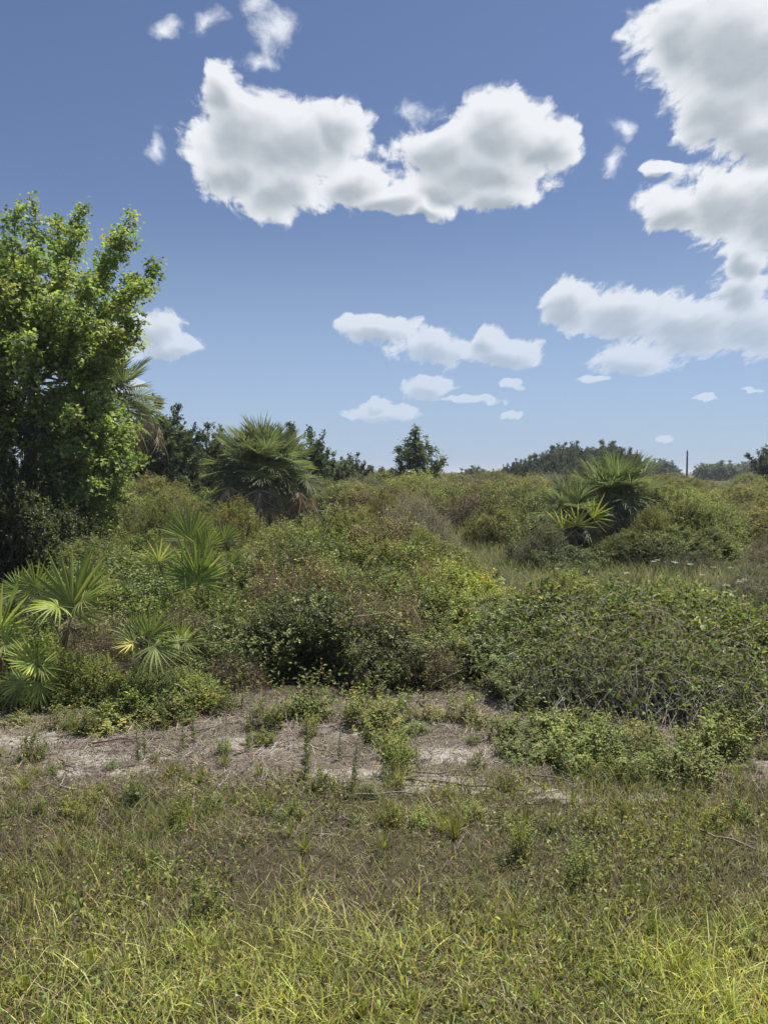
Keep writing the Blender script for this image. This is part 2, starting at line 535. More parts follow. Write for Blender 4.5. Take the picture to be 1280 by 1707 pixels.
def fan(n=30, L=0.5, spread=150, droop=0.25, costa=0.18, ragged=0.1, palette=None, pleat=0.5, cup=0.25, narrow=1.0, sub=3):
    """A fan leaf blade at the origin, pointing along +Y, upper side +Z. Each finger of the fan is a pleated strip."""
    g = Geo()
    th = np.linspace(-spread, spread, n) * PI / 180 + R.normal(size=n) * 0.02
    cb = np.cos(th)
    ln = L * (0.66 + 0.34 * np.clip(cb * 0.5 + 0.5, 0, 1)) * (1 + R.normal(size=n) * ragged)
    # bases sit along a short curved midrib
    t0 = costa * L * np.clip((cb + 1) / 2, 0, 1)
    base = np.stack([np.zeros(n), t0, -0.5 * costa * L * np.clip((cb + 1) / 2, 0, 1) ** 2], 1)
    d = np.stack([np.sin(th), np.cos(th), cup * np.abs(np.sin(th)) * 0.9 + R.normal(size=n) * 0.03], 1)
    d = nrm(d)
    side = nrm(np.stack([np.cos(th), -np.sin(th), np.zeros(n)], 1))
    upv = nrm(np.cross(side, d))
    rows = np.linspace(0, 1, sub + 2)[:-1]
    w_fused = 2 * math.radians(spread) / n
    dr = droop * (1 + R.normal(size=n) * 0.35)
    kink = np.where(R.random(n) < 0.25, 0.5, 0.0) * droop
    V, faces = [], []
    per = len(rows) * 3 + 1
    cc = cols(n, palette, jit=0.12)
    for ri, t in enumerate(rows):
        r = ln * t
        w = np.minimum(w_fused * np.maximum(r, 0.03 * L) * 1.02, 0.055 * L * narrow) * (1 if t < 0.5 else 1 - ((t - 0.5) / 0.5) ** 1.6)
        c = base + d * r[:, None] - np.array([0, 0, 1.0]) * (ln * (dr * t ** 2.2 + kink * max(0, t - 0.6) ** 1.2))[:, None]
        for s, hgt in ((-1, 0.5), (0, -0.5), (1, 0.5)):
            V.append(c + side * (s * w / 2)[:, None] + upv * (hgt * pleat * w)[:, None])
    tip = base + d * ln[:, None] - np.array([0, 0, 1.0]) * (ln * (dr + kink * 0.4))[:, None]
    V.append(tip)
    V = np.stack(V, 1).reshape(-1, 3)
    b = np.arange(n)[:, None] * per
    fq = []
    for ri in range(len(rows) - 1):
        for s in (0, 1):
            fq.append(b + np.array((ri * 3 + s, ri * 3 + s + 1, ri * 3 + s + 4, ri * 3 + s + 3)))
    l = (len(rows) - 1) * 3
    ft = [b + np.array((l, l + 1, per - 1)), b + np.array((l + 1, l + 2, per - 1))]
    C = np.repeat(cc, per, 0).reshape(n, per, 3)
    tipc = np.array([1.25, 1.1, 0.8])
    C[:, -1] *= tipc
    g.add(V, [np.concatenate(fq), np.concatenate(ft)], C.reshape(-1, 3))
    return g


PAL_G = [(0.21, 0.255, 0.07), (0.26, 0.30, 0.085), (0.175, 0.22, 0.06)]
PAL_SAB = [(0.12, 0.15, 0.085), (0.15, 0.18, 0.10), (0.095, 0.12, 0.07)]
PAL_Y = [(0.50, 0.44, 0.11), (0.44, 0.41, 0.11), (0.32, 0.34, 0.09)]
PAL_D = [(0.32, 0.25, 0.19), (0.40, 0.33, 0.27), (0.22, 0.16, 0.12)]
FAN = {
    'fan': [fan(20, 0.52, sp, 0.06, 0.10, 0.07, PAL_G, 0.55, 0.40, 1.25).mesh('palmetto_fan') for sp in (78, 92, 112)],
    'droop': [fan(17, 0.5, 105, 0.34, 0.12, 0.10, PAL_G, 0.55, 0.2, 1.2).mesh('palmetto_fan') for _ in range(2)],
    'yellow': [fan(10, 0.42, 85, 0.08, 0.12, 0.10, PAL_Y, 0.55, 0.25, 1.4).mesh('yellow_fan') for _ in range(2)],
    'sabal': [fan(40, 0.70, 138, dr, 0.26, 0.07, PAL_SAB, 0.6, 0.32, 0.8).mesh('sabal_fan') for dr in (0.06, 0.12, 0.2, 0.32)],
    'sabal_yellow': [fan(30, 0.55, 115, 0.35, 0.3, 0.08, [(0.27, 0.27, 0.10), (0.20, 0.22, 0.085)], 0.6, 0.2, 0.8).mesh('sabal_fan') for _ in range(2)],
    'dead': [fan(18, 0.62, 75, 0.35, 0.15, 0.28, PAL_D, 1.2, 0.1, 0.6).mesh('dead_fan') for _ in range(3)],
}
PETIOLE = {}


def petiole_mesh(length, r, dead=False):
    key = (round(length, 1), r, dead)
    if key not in PETIOLE:
        g = Geo()
        t = np.linspace(0, 1, 6)
        L = key[0] if key[0] > 0 else 0.1
        P = np.stack([0 * t, t * L - L, -0.06 * L * (1 - (2 * t - 1) ** 2) + 0.0 * t], 1)[None]
        tubes(g, P, r, r * 0.6, (0.2, 0.15, 0.1) if dead else (0.13, 0.16, 0.06), 4)
        PETIOLE[key] = g.mesh('petiole', True)
    return PETIOLE[key], key[0]


def frond_matrix(loc, d, up, roll=0.0):
    d = d.normalized()
    s = d.cross(up)
    if s.length < 1e-4:
        s = Vector((1, 0, 0))
    s.normalize()
    u = s.cross(d)
    mt = Matrix((s, d, u)).transposed().to_4x4()
    return Matrix.Translation(loc) @ mt @ Matrix.Rotation(roll, 4, 'Y')


def frond(root, rootmat, kind, hub, d, up, size=1.0, pet=0.4, pr=0.008, roll=0.0, tint=None, name='frond'):
    """One fan leaf: hub = where blade meets its stalk (world), d = the way the fan points."""
    me = random.choice(FAN[kind])
    o = obj(name, me, M_DRY if kind == 'dead' else M_PALM, root)
    wm = frond_matrix(hub, d, up, roll) @ Matrix.Scale(size, 4)
    o.matrix_parent_inverse = Matrix()
    o.matrix_basis = rootmat.inverted() @ wm
    if tint:
        o.color = tint + (1,)
    if pet:
        pm, L = petiole_mesh(pet / size, pr / size, kind == 'dead')
        p = obj('petiole', pm, M_PALM, o)
    return o


def trunk_part(root, pts, r0, r1, color, name='trunk', boots=0, seed=0):
    g = Geo()
    P = np.array(pts, float)
    n = 22
    t = np.linspace(0, len(P) - 1, n)
    Q = np.stack([np.interp(t, np.arange(len(P)), P[:, i]) for i in range(3)], 1)
    tubes(g, Q[None], r0, r1, color, 10)
    if boots:     # old leaf bases, criss-cross stubs round the trunk
        i = R.integers(2, n, boots)
        a = np.arange(boots) * 2.399
        rr = r0 + (r1 - r0) * (i / n)
        o_ = np.stack([np.cos(a), np.sin(a), 0 * a], 1)
        s = Q[i] + o_ * (rr * 0.8)[:, None]
        PP = np.stack([s, s + o_ * 0.06 + [0, 0, 0.08], s + o_ * 0.11 + [0, 0, 0.2]], 1)
        tubes(g, PP, 0.03, 0.018, cols(boots, [(0.16, 0.13, 0.10), (0.10, 0.08, 0.06), (0.22, 0.18, 0.14)]), 4)
    return obj(name, g.mesh(name, True), M_WOOD, root)


def sabal(loc, crown_z, n=32, size=1.0, n_dead=9, n_yel=4, label='', spread=1.0, rot=0.0, group=None, trunk_r=0.16, name='cabbage_palm', boots=40):
    root = empty(name, loc)
    tag(root, label, 'palm', group)
    rm = Matrix.Translation(loc)
    hz = crown_z - loc.z
    trunk_part(root, [(0, 0, -0.05), (0.03, 0, hz * 0.5), (0, 0, hz)], trunk_r, trunk_r * 1.1, (0.12, 0.10, 0.08), boots=boots)
    top = Vector(loc) + Vector((0, 0, hz))
    for i in range(n + n_yel + n_dead):
        az = rot + i * 2.39996
        if i < n:
            el = 86 - 98 * (i / n) ** 0.9 + random.uniform(-8, 8)
            kind = 'sabal'
        elif i < n + n_yel:
            el, kind = random.uniform(-34, -8), 'sabal_yellow'
        else:
            el, kind = random.uniform(-44, -4), 'dead'
        e = rad(el)
        d0 = Vector((math.cos(az) * math.cos(e), math.sin(az) * math.cos(e), math.sin(e)))
        pl = random.uniform(0.62, 1.08) * size * spread * ({'dead': 1.38, 'sabal_yellow': 1.15}.get(kind, 1)) * (0.85 if el > 60 else 1)
        hub = top + d0 * pl + Vector((0, 0, -0.10 * pl))
        drop = {'sabal': 0.02 if el > 60 else 0.25 if el > 35 else 0.5 if el > 8 else 0.7, 'sabal_yellow': 0.9, 'dead': 1.15}[kind]
        d = (d0 - Vector((0, 0, drop)) + Vector((random.uniform(-.2, .2), random.uniform(-.2, .2), 0))).normalized()
        up = Vector((0, 0, 1)) if abs(d.z) < 0.95 else Vector((-math.cos(az), -math.sin(az), 0.3))
        if d0.z > 0.3:
            up = (Vector((0, 0, 1)) * (1 - d0.z) - Vector((math.cos(az), math.sin(az), 0)) * d0.z).normalized()
        v = random.uniform(0.8, 1.2)
        frond(root, rm, kind, hub, d, up, size * random.uniform(0.88, 1.1), pl, 0.016 * size, random.uniform(-0.5, 0.5),
              (v, v * random.uniform(0.95, 1.05), v * random.uniform(0.9, 1.05)), 'dead_frond' if kind == 'dead' else 'frond')
    return root


Y1 = 21.0
p = on_ground(440, Y1)
sabal(p, at(440, 790, Y1).z, 84, 1.0, 46, 12, 'large cabbage palm with brown hanging fronds standing behind the bushes left of centre', 1.0, 0.6, trunk_r=0.2)
Y2 = 14.9
p = on_ground(1026, Y2)
sabal(p, at(1026, 836, Y2).z, 60, 0.66, 34, 1, 'round cabbage palm with grey dead fronds above the right hand shrub thicket', 1.0, 1.4)
p = on_ground(952, 14.4)
r_ = sabal(p, at(950, 858, 14.4).z, 18, 0.56, 6, 0, 'low dark palm with two yellow fans beside the round cabbage palm', 0.9, 2.0, trunk_r=0.13)
for px, py, dx, dz in ((938, 885, -0.25, 0.9), (985, 865, 0.75, 0.6), (962, 880, 0.1, 0.95)):
    hub = at(px, py, 13.7)
    frond(r_, Matrix.Translation(r_.location), 'yellow', hub, Vector((dx, -0.2, dz)), Vector((0, -1, 0.3)), 1.0, 0.6, 0.012, 0, (0.9, 1.0, 0.9))
p = on_ground(178, 16.0)
sabal(p, at(172, 668, 16.0).z, 36, 0.8, 20, 2, 'tall cabbage palm half hidden behind the leafy tree at the left', 1.0, 0.2)

def palmetto(base, fans, label, group=None, stem=None):
    """fans: (kind, hub px, py, Y, direction (right, away, up), facing, size, stalk)."""
    root = empty('saw_palmetto', base)
    tag(root, label, 'palmetto', group)
    rm = Matrix.Translation(base)
    if stem:
        trunk_part(root, [(a_, b_, c_ * 0.72) for a_, b_, c_ in stem], 0.028, 0.02, (0.16, 0.105, 0.07), 'stem', boots=0)
    for kind, px, py, Y, d, up, size, pet in fans:
        v = random.uniform(0.9, 1.15)
        size *= 0.92 if kind == 'fan' and size > 0.75 else 0.68
        frond(root, rm, kind, at(px, py, Y), Vector(d), Vector(up), size, pet, 0.006, random.uniform(-0.15, 0.15), (v, v, v), 'dead_frond' if kind == 'dead' else 'frond')
    return root


F = Vector
palmetto(on_ground(105, 5.75), [
    ('fan', 118, 1018, 5.6, (0.10, 0.12, 1), (0.1, -1, 0.35), 0.92, 0.35), ('fan', 126, 1010, 5.9, (0.35, 0.2, 0.9), (-0.3, -1, 0.35), 0.85, 0.35),
    ('fan', 62, 982, 5.75, (-0.25, -0.25, 0.8), (0.2, -0.9, 0.6), 0.62, 0.45), ('fan', 40, 985, 5.9, (-0.8, 0.2, 0.5), (0, -0.8, 0.8), 0.6, 0.4),
    ('yellow', 160, 985, 5.7, (0.75, -0.1, 0.55), (-0.2, -0.8, 0.6), 0.72, 0.35), ('droop', 135, 1000, 5.5, (0.7, -0.3, 0.35), (0, -0.5, 1), 0.7, 0.35),
    ('droop', 100, 1010, 5.45, (-0.5, -0.6, 0.1), (0, -0.4, 1), 0.65, 0.3), ('dead', 116, 1040, 5.65, (0.35, -0.3, -0.9), (0.3, -1, 0), 0.4, 0.1)],
    'tall saw palmetto with a bright upright fan below the leafy tree', stem=[(0, 0, 0), (0.0, -0.02, 0.35), (0.03, -0.06, 0.68)])
palmetto(on_ground(-5, 5.7), [
    ('fan', -2, 1058, 5.55, (0.25, -0.1, 1), (-0.1, -1, 0.3), 0.8, 0.4), ('fan', 5, 1075, 5.4, (0.8, -0.3, 0.35), (-0.2, -0.7, 0.7), 0.65, 0.35), ('droop', -12, 1070, 5.6, (-0.7, -0.1, 0.5), (0.2, -0.8, 0.6), 0.8, 0.35)],
    'saw palmetto cut off by the left edge above the sand', stem=[(0, 0, 0), (0, 0, 0.3), (0, -0.03, 0.45)])
palmetto(on_ground(60, 5.45), [
    ('fan', 62, 1106, 5.3, (-0.5, -0.55, 0.35), (0.1, -0.6, 0.8), 0.66, 0.3), ('fan', 60, 1100, 5.4, (0.25, 0.1, 0.9), (0, -1, 0.3), 0.45, 0.3),
    ('droop', 66, 1135, 5.25, (0.25, -0.5, -0.8), (0.1, -1, 0.3), 0.62, 0.25), ('droop', 40, 1135, 5.3, (-0.6, -0.4, -0.5), (0, -0.8, 0.6), 0.62, 0.25), ('droop', 70, 1110, 5.3, (0.7, -0.4, -0.1), (0, -0.6, 0.8), 0.5, 0.25)],
    'low saw palmetto with splayed drooping fans at the lower left', stem=[(0, 0, 0), (0, 0, 0.2), (0.02, -0.03, 0.3)])
palmetto(on_ground(235, 5.5), [
    ('fan', 235, 1062, 5.45, (-0.15, 0.0, 1), (0.1, -1, 0.3), 0.5, 0.35), ('fan', 245, 1064, 5.4, (0.75, -0.1, 0.55), (-0.2, -0.9, 0.4), 0.72, 0.35),
    ('droop', 256, 1075, 5.3, (0.75, -0.45, -0.35), (0.1, -0.7, 0.7), 0.72, 0.3), ('droop', 228, 1068, 5.4, (-0.7, -0.35, 0.25), (0.1, -0.8, 0.6), 0.55, 0.3),
    ('yellow', 225, 1072, 5.35, (-0.9, -0.3, 0.0), (0, -0.5, 0.9), 0.5, 0.25),
    ('dead', 232, 1100, 5.4, (-0.4, -0.3, -0.9), (0, -1, 0), 0.55, 0.1), ('dead', 222, 1120, 5.35, (0.1, -0.4, -0.9), (0, -1, 0), 0.6, 0.1), ('dead', 236, 1130, 5.4, (0.3, -0.2, -0.9), (0, -1, 0), 0.5, 0.1), ('dead', 214, 1145, 5.35, (-0.2, -0.4, -0.9), (0, -1, 0), 0.45, 0.1)],
    'saw palmetto with a skirt of dark dead fronds in front of the bushes', stem=[(0, 0, 0), (0, 0, 0.25), (0.02, -0.02, 0.48)])
palmetto(on_ground(302, 5.8), [
    ('fan', 302, 1068, 5.7, (0.2, -0.2, 0.95), (0.0, -1, 0.3), 0.42, 0.3), ('droop', 308, 1070, 5.6, (0.9, -0.3, 0.1), (0, -0.7, 0.7), 0.45, 0.3), ('droop', 300, 1072, 5.6, (-0.8, -0.3, 0.05), (0, -0.7, 0.7), 0.4, 0.3)],
    'small saw palmetto sprouting from the dark bush face', stem=[(0, 0, 0), (0, 0, 0.3), (0, -0.03, 0.42)])
palmetto(on_ground(325, 7.3), [
    ('fan', 318, 905, 7.3, (-0.25, 0.2, 1), (0.1, -1, 0.3), 0.8, 0.5), ('fan', 340, 920, 7.2, (0.15, 0.1, 1), (0, -1, 0.3), 0.75, 0.5), ('fan', 330, 975, 6.9, (0.3, 0, 1), (-0.1, -1, 0.3), 0.78, 0.5),
    ('fan', 325, 970, 6.9, (-0.45, 0.0, 0.9), (0.2, -1, 0.3), 0.85, 0.5), ('yellow', 266, 940, 6.8, (-0.25, -0.2, 0.95), (0.2, -1, 0.3), 0.8, 0.45), ('fan', 370, 908, 7.4, (0.5, 0.1, 0.9), (-0.2, -1, 0.3), 0.65, 0.5),
    ('dead', 372, 895, 7.3, (0.3, -0.3, -0.8), (0, -1, 0.2), 0.45, 0.3), ('dead', 352, 930, 7.1, (0.2, -0.3, -0.9), (0, -1, 0.2), 0.45, 0.3), ('yellow', 310, 982, 6.75, (0.2, -0.4, -0.8), (0, -1, 0.3), 0.5, 0.3), ('dead', 290, 895, 7.4, (-0.3, -0.3, -0.8), (0, -1, 0.2), 0.4, 0.3), ('fan', 385, 940, 7.2, (0.5, 0, 0.8), (-0.1, -1, 0.3), 0.45, 0.4)],
    'clump of saw palmetto with one yellow fan rising out of the bushes', stem=[(0, 0, 0), (0, 0, 0.4), (0.02, -0.05, 0.75)])

# ------------------------------------------------------------------ shrubs
OLIVE = [(0.145, 0.17, 0.055), (0.18, 0.195, 0.065), (0.115, 0.14, 0.045), (0.215, 0.225, 0.085)]
DARK = [(0.10, 0.135, 0.042), (0.135, 0.17, 0.05), (0.07, 0.10, 0.033), (0.19, 0.225, 0.065)]
BRIGHT = [(0.17, 0.22, 0.06), (0.205, 0.245, 0.065), (0.135, 0.18, 0.05), (0.25, 0.265, 0.085)]
GREY = [(0.17, 0.175, 0.10), (0.21, 0.205, 0.12), (0.14, 0.145, 0.085)]
TWIG = [(0.20, 0.15, 0.115), (0.26, 0.21, 0.165), (0.15, 0.105, 0.08)]
CANE = [(0.34, 0.31, 0.28), (0.26, 0.22, 0.18), (0.42, 0.39, 0.36), (0.2, 0.17, 0.13)]


def lobed(n, seed, nl=9, low=-0.05, amp=0.58):
    """Unit directions over a dome and the radius of an uneven crown along them."""
    rr = np.random.default_rng(seed)
    d = rr.normal(size=(n, 3))
    d[:, 2] = np.abs(d[:, 2]) * 1.0 + low * rr.random(n) * 6
    d = nrm(d)
    c = nrm(rr.normal(size=(nl, 3)) * [1, 1, 0.7] + [0, 0, 0.35])
    s = (np.clip((d @ c.T - 0.62) / 0.38, 0, 1) ** 0.8).max(1)
    c2 = nrm(rr.normal(size=(70, 3)) + [0, 0, 0.25])
    s = 0.6 * s + 0.4 * (np.clip((d @ c2.T - 0.93) / 0.07, 0, 1) ** 0.6).max(1)
    return d, (1 - amp) + amp * s


def shrub_geo(seed, w, h, shoots, leafs, L, W, pal, wts=None, shoot_len=0.22, up=0.7, kind='oval', tipgain=1.25, stems=16, twig_c=(0.14, 0.11, 0.08), fill=0.35, low=-0.05, spread=0.9, twr=0.0022, wall=False):
    """One bush: foliage on shoots over and inside a lobed dome, and the stems that carry it."""
    d, r = lobed(shoots, seed, low=low)
    inner = R.random(shoots) < fill * 0.6
    wild = (~inner) & (R.random(shoots) < 0.07)
    r = r * np.where(inner, 0.35 + 0.5 * R.random(shoots), 0.86 + 0.14 * R.random(shoots))
    Pc = d * r[:, None] * [w / 2, w / 2, h]
    if wall:        # vines hanging over: steep sides that lean out towards the top
        zz = np.clip(d[:, 2], 0, 0.995)
        hs = (1 - zz ** 5) ** 0.2 / np.sqrt(1 - zz ** 2) * (0.74 + 0.36 * zz)
        Pc[:, :2] *= np.minimum(hs, 1.9)[:, None]
    Pc[:, 2] = np.maximum(Pc[:, 2], 0.03)
    sdv = nrm(d * 0.6 * spread + np.array([0, 0, up]) + R.normal(size=(shoots, 3)) * 0.38)
    sl = shoot_len * (0.6 + 0.8 * R.random(shoots)) * np.where(wild, 2.0, 1.0)
    fg, bg = Geo(), Geo()
    bend = R.normal(size=(shoots, 3)) * 0.25
    m = 4
    t = np.linspace(0, 1, m)[None, :, None]
    line = Pc[:, None] - sdv[:, None] * (sl * 0.6)[:, None, None] + sdv[:, None] * sl[:, None, None] * t + bend[:, None] * (sl[:, None, None] * t ** 2)
    tubes(bg, line, twr, twr * 0.5, cols(shoots, [twig_c, tuple(np.array(twig_c) * 1.4)]), 3)
    # leaves up each shoot
    tt = (0.2 + 0.8 * (np.arange(leafs) + 0.5) / leafs)[None].repeat(shoots, 0) + R.normal(size=(shoots, leafs)) * 0.03
    az = np.arange(leafs)[None] * 2.4 + R.random((shoots, 1)) * 6.28
    T = sdv
    A = nrm(np.cross(T, R.normal(size=(shoots, 3))))
    B = np.cross(T, A)
    lp = (Pc[:, None] - sdv[:, None] * (sl * 0.6)[:, None, None] + sdv[:, None] * (sl[:, None] * tt)[..., None] + bend[:, None] * (sl[:, None] * tt ** 2)[..., None])
    out = A[:, None] * np.cos(az)[..., None] + B[:, None] * np.sin(az)[..., None]
    ld = out + T[:, None] * (0.25 + 0.7 * tt ** 2)[..., None] + R.normal(size=out.shape) * 0.25
    ld[..., 2] -= 0.12
    ln = T[:, None] * 0.8 + np.array([0, 0, 0.7]) + R.normal(size=out.shape) * 0.35
    sc = cols(shoots, pal, wts, 0.14)
    C = sc[:, None] * (1 + R.normal(size=(shoots, leafs, 1)) * 0.16) * (1 + (tipgain - 1) * np.clip(tt - 0.6, 0, 1) * 2.5)[..., None]
    size = (0.65 + 0.6 * R.random((shoots, leafs))) * (1.1 - 0.35 * tt) * (0.7 + 0.75 * R.random((shoots, 1)) ** 1.5)
    leaves(fg, lp.reshape(-1, 3), ld.reshape(-1, 3), ln.reshape(-1, 3), (L * size).ravel(), (W * size).ravel(), np.clip(C, 0.004, 0.8).reshape(-1, 3), kind=kind)
    # main stems from the root
    k_ = R.choice(shoots, stems)
    e = Pc[k_] * 0.85
    s0 = R.normal(size=(stems, 3)) * [0.05, 0.05, 0] * w
    t = np.linspace(0, 1, 6)[None, :, None]
    mid = e * 0.5 + np.array([0, 0, h * 0.12]) + R.normal(size=(stems, 3)) * 0.04
    line = s0[:, None] * (1 - t) ** 2 + 2 * mid[:, None] * t * (1 - t) + e[:, None] * t ** 2
    tubes(bg, line, 0.010 * h, 0.003, cols(stems, [twig_c, tuple(np.array(twig_c) * 0.7)]), 5)
    return fg.mesh('foliage'), bg.mesh('branches', True)


def tangle_geo(seed, w, h, n, pal, r=0.0018, leafs=0, pal2=None, L=0.03, arch=False, Wl=0.6):
    """A bare tangle: many fine curving twigs through a dome; arch=True bows them over like canes."""
    g, fg = Geo(), Geo()
    d, rr = lobed(n, seed, low=-0.02)
    q = d * (rr * (0.45 + 0.55 * R.random(n)))[:, None] * [w / 2, w / 2, h]
    m = 7
    t = np.linspace(0, 1, m)[None, :, None]
    if arch:
        s0 = R.normal(size=(n, 3)) * [0.28 * w, 0.28 * w, 0]
        s0[:, 2] = 0
        e = q + R.normal(size=(n, 3)) * [0.18 * w, 0.18 * w, 0.1]
        e[:, 2] = np.abs(e[:, 2]) * 0.75
        mid = (s0 + e) / 2 + np.array([0, 0, 0.75 * h]) + R.normal(size=(n, 3)) * 0.12
        line = s0[:, None] * (1 - t) ** 2 + 2 * mid[:, None] * t * (1 - t) + e[:, None] * t ** 2
    else:
        ln_ = 0.16 + 0.26 * R.random(n)
        dr = nrm(d * 0.5 + R.normal(size=(n, 3)) * 0.8 + [0, 0, 0.15])
        b = R.normal(size=(n, 3)) * 0.5
        line = q[:, None] + dr[:, None] * (ln_[:, None, None] * (t - 0.5)) + b[:, None] * (ln_[:, None, None] * (t - 0.5) ** 2)
    line = line + R.normal(size=line.shape) * (0.022 if arch else 0.010)
    line[..., 2] = np.maximum(line[..., 2], 0.01)
    tubes(g, line, r * (0.55 + 1.6 * R.random(n) ** 3), r * 0.4, cols(n, pal, jit=0.2), 3)
    if leafs:
        i, j = R.integers(0, n, leafs), R.integers(2, m, leafs)
        P = line[i, j]
        D = rdir(leafs, 0.1)
        s = 0.6 + 0.8 * R.random(leafs)
        leaves(fg, P, D, rdir(leafs, 1.2), L * s, L * Wl * s, cols(leafs, pal2, jit=0.25))
        return fg.mesh('foliage'), g.mesh('twigs', True)
    return None, g.mesh('twigs', True)


KIND = {}


def define(name, w, h, variants, foliage_mat=M_LEAF, wood_mat_=M_WOOD, wood='branches', leaf='foliage'):
    KIND[name] = dict(w=w, h=h, v=variants, fm=foliage_mat, wm=wood_mat_, wood=wood, leaf=leaf)


define('olive', 1.6, 1.5, [shrub_geo(s, 1.6, 1.5, 1500, 17, 0.040, 0.0135, OLIVE, None, 0.22, 0.75, 'narrow', 1.3, fill=0.3) for s in (1, 2)])
define('vine', 1.5, 1.2, [shrub_geo(s, 1.5, 1.2, 1300, 10, 0.038, 0.026, DARK, (3, 3, 2, 2), 0.17, 0.45, 'narrow', 1.5, low=-0.1, wall=True) for s in (3, 4, 5)], M_GLOSS)
define('bright', 1.2, 1.0, [shrub_geo(s, 1.2, 1.0, 900, 13, 0.034, 0.019, BRIGHT, None, 0.19, 0.65, 'narrow', 1.3) for s in (6, 7)])
define('grey', 1.3, 1.1, [shrub_geo(s, 1.3, 1.1, 1200, 15, 0.026, 0.008, GREY, None, 0.22, 0.7, 'narrow', 1.1, twig_c=(0.20, 0.195, 0.165)) for s in (8,)])
define('herb', 0.45, 0.42, [shrub_geo(s, 0.45, 0.42, 70, 15, 0.031, 0.017, BRIGHT, None, 0.26, 1.3, 'oval', 1.3, stems=8, fill=0.5, spread=0.6) for s in (9, 10, 12)])
define('broad', 0.8, 0.7, [shrub_geo(s, 0.8, 0.7, 130, 11, 0.075, 0.034, BRIGHT, None, 0.26, 0.9, 'oval', 1.3, stems=10) for s in (13, 14)], M_GLOSS)
define('dead', 1.0, 0.8, [tangle_geo(s, 1.0, 0.8, 1700, TWIG, 0.0014, 5200, [(0.17, 0.16, 0.06), (0.2, 0.16, 0.09), (0.13, 0.15, 0.05), (0.2, 0.2, 0.07)], 0.024) for s in (15, 16)], M_DRY, M_DRY, 'twigs')
define('bramble', 1.5, 0.62, [tangle_geo(s, 1.5, 0.62, 900, CANE, 0.0018, 17000, [(0.14, 0.18, 0.05), (0.18, 0.22, 0.065), (0.10, 0.135, 0.042), (0.23, 0.25, 0.08)], 0.034, True) for s in (17, 18)], M_LEAF, M_DRY, 'canes')
define('canes', 1.3, 0.5, [tangle_geo(s, 1.3, 0.5, 270, [(0.36, 0.33, 0.30), (0.27, 0.24, 0.21), (0.44, 0.41, 0.38)], 0.0017, 2600, [(0.12, 0.14, 0.05)], 0.035, True) for s in (19,)], M_LEAF, M_DRY, 'canes')


def bush(kind, loc, w, h, name='shrub', label=None, group=None, tint=(1, 1, 1), rot=None, var=None, cat='shrub', tilt=0.0):
    K = KIND[kind]
    fm, wm = (random.choice(K['v']) if var is None else K['v'][var % len(K['v'])])
    root = empty(name, loc, (random.uniform(-tilt, tilt), random.uniform(-tilt, tilt), random.uniform(0, 6.28) if rot is None else rot))
    root.scale = (w / K['w'], w / K['w'], h / K['h'])
    tag(root, label, cat, group)
    for nm, me, mt in ((K['leaf'], fm, K['fm']), (K['wood'], wm, K['wm'])):
        if me is not None:
            o = obj(nm, me, mt, root)
            o.color = tuple(tint) + (1,)
    return root


def bush_at(kind, px, top_py, Y, w, **kw):
    """A bush standing at depth Y under pixel column px whose top reaches top_py."""
    p = on_ground(px, Y)
    h = max(0.2, at(px, top_py, Y).z - p.z)
    return bush(kind, p, w, h, **kw)


def tint(v=1.0, r=0.0, b=0.0):
    j = random.uniform(0.9, 1.1)
    return (v * j * (1 + r), v * j, v * j * (1 + b))


ORD = ['first', 'second', 'third', 'fourth', 'fifth', 'sixth', 'seventh', 'eighth', 'ninth', 'tenth', 'eleventh', 'twelfth', 'thirteenth', 'fourteenth', 'fifteenth']


def in_order(objs):
    """Bushes alike in look are told apart by their order from the left."""
    by = {}
    for o in objs:
        if o.get('group'):
            by.setdefault(o['label'], []).append(o)
    for lb, os_ in by.items():
        os_.sort(key=lambda o: o.location.x / o.location.y)
        for i, o in enumerate(os_):
            if len(os_) > 1 and i < len(ORD):
                o['label'] = lb + ', ' + (ORD[i] + ' from the left' if i < len(os_) - 1 or len(os_) < 2 else 'rightmost')


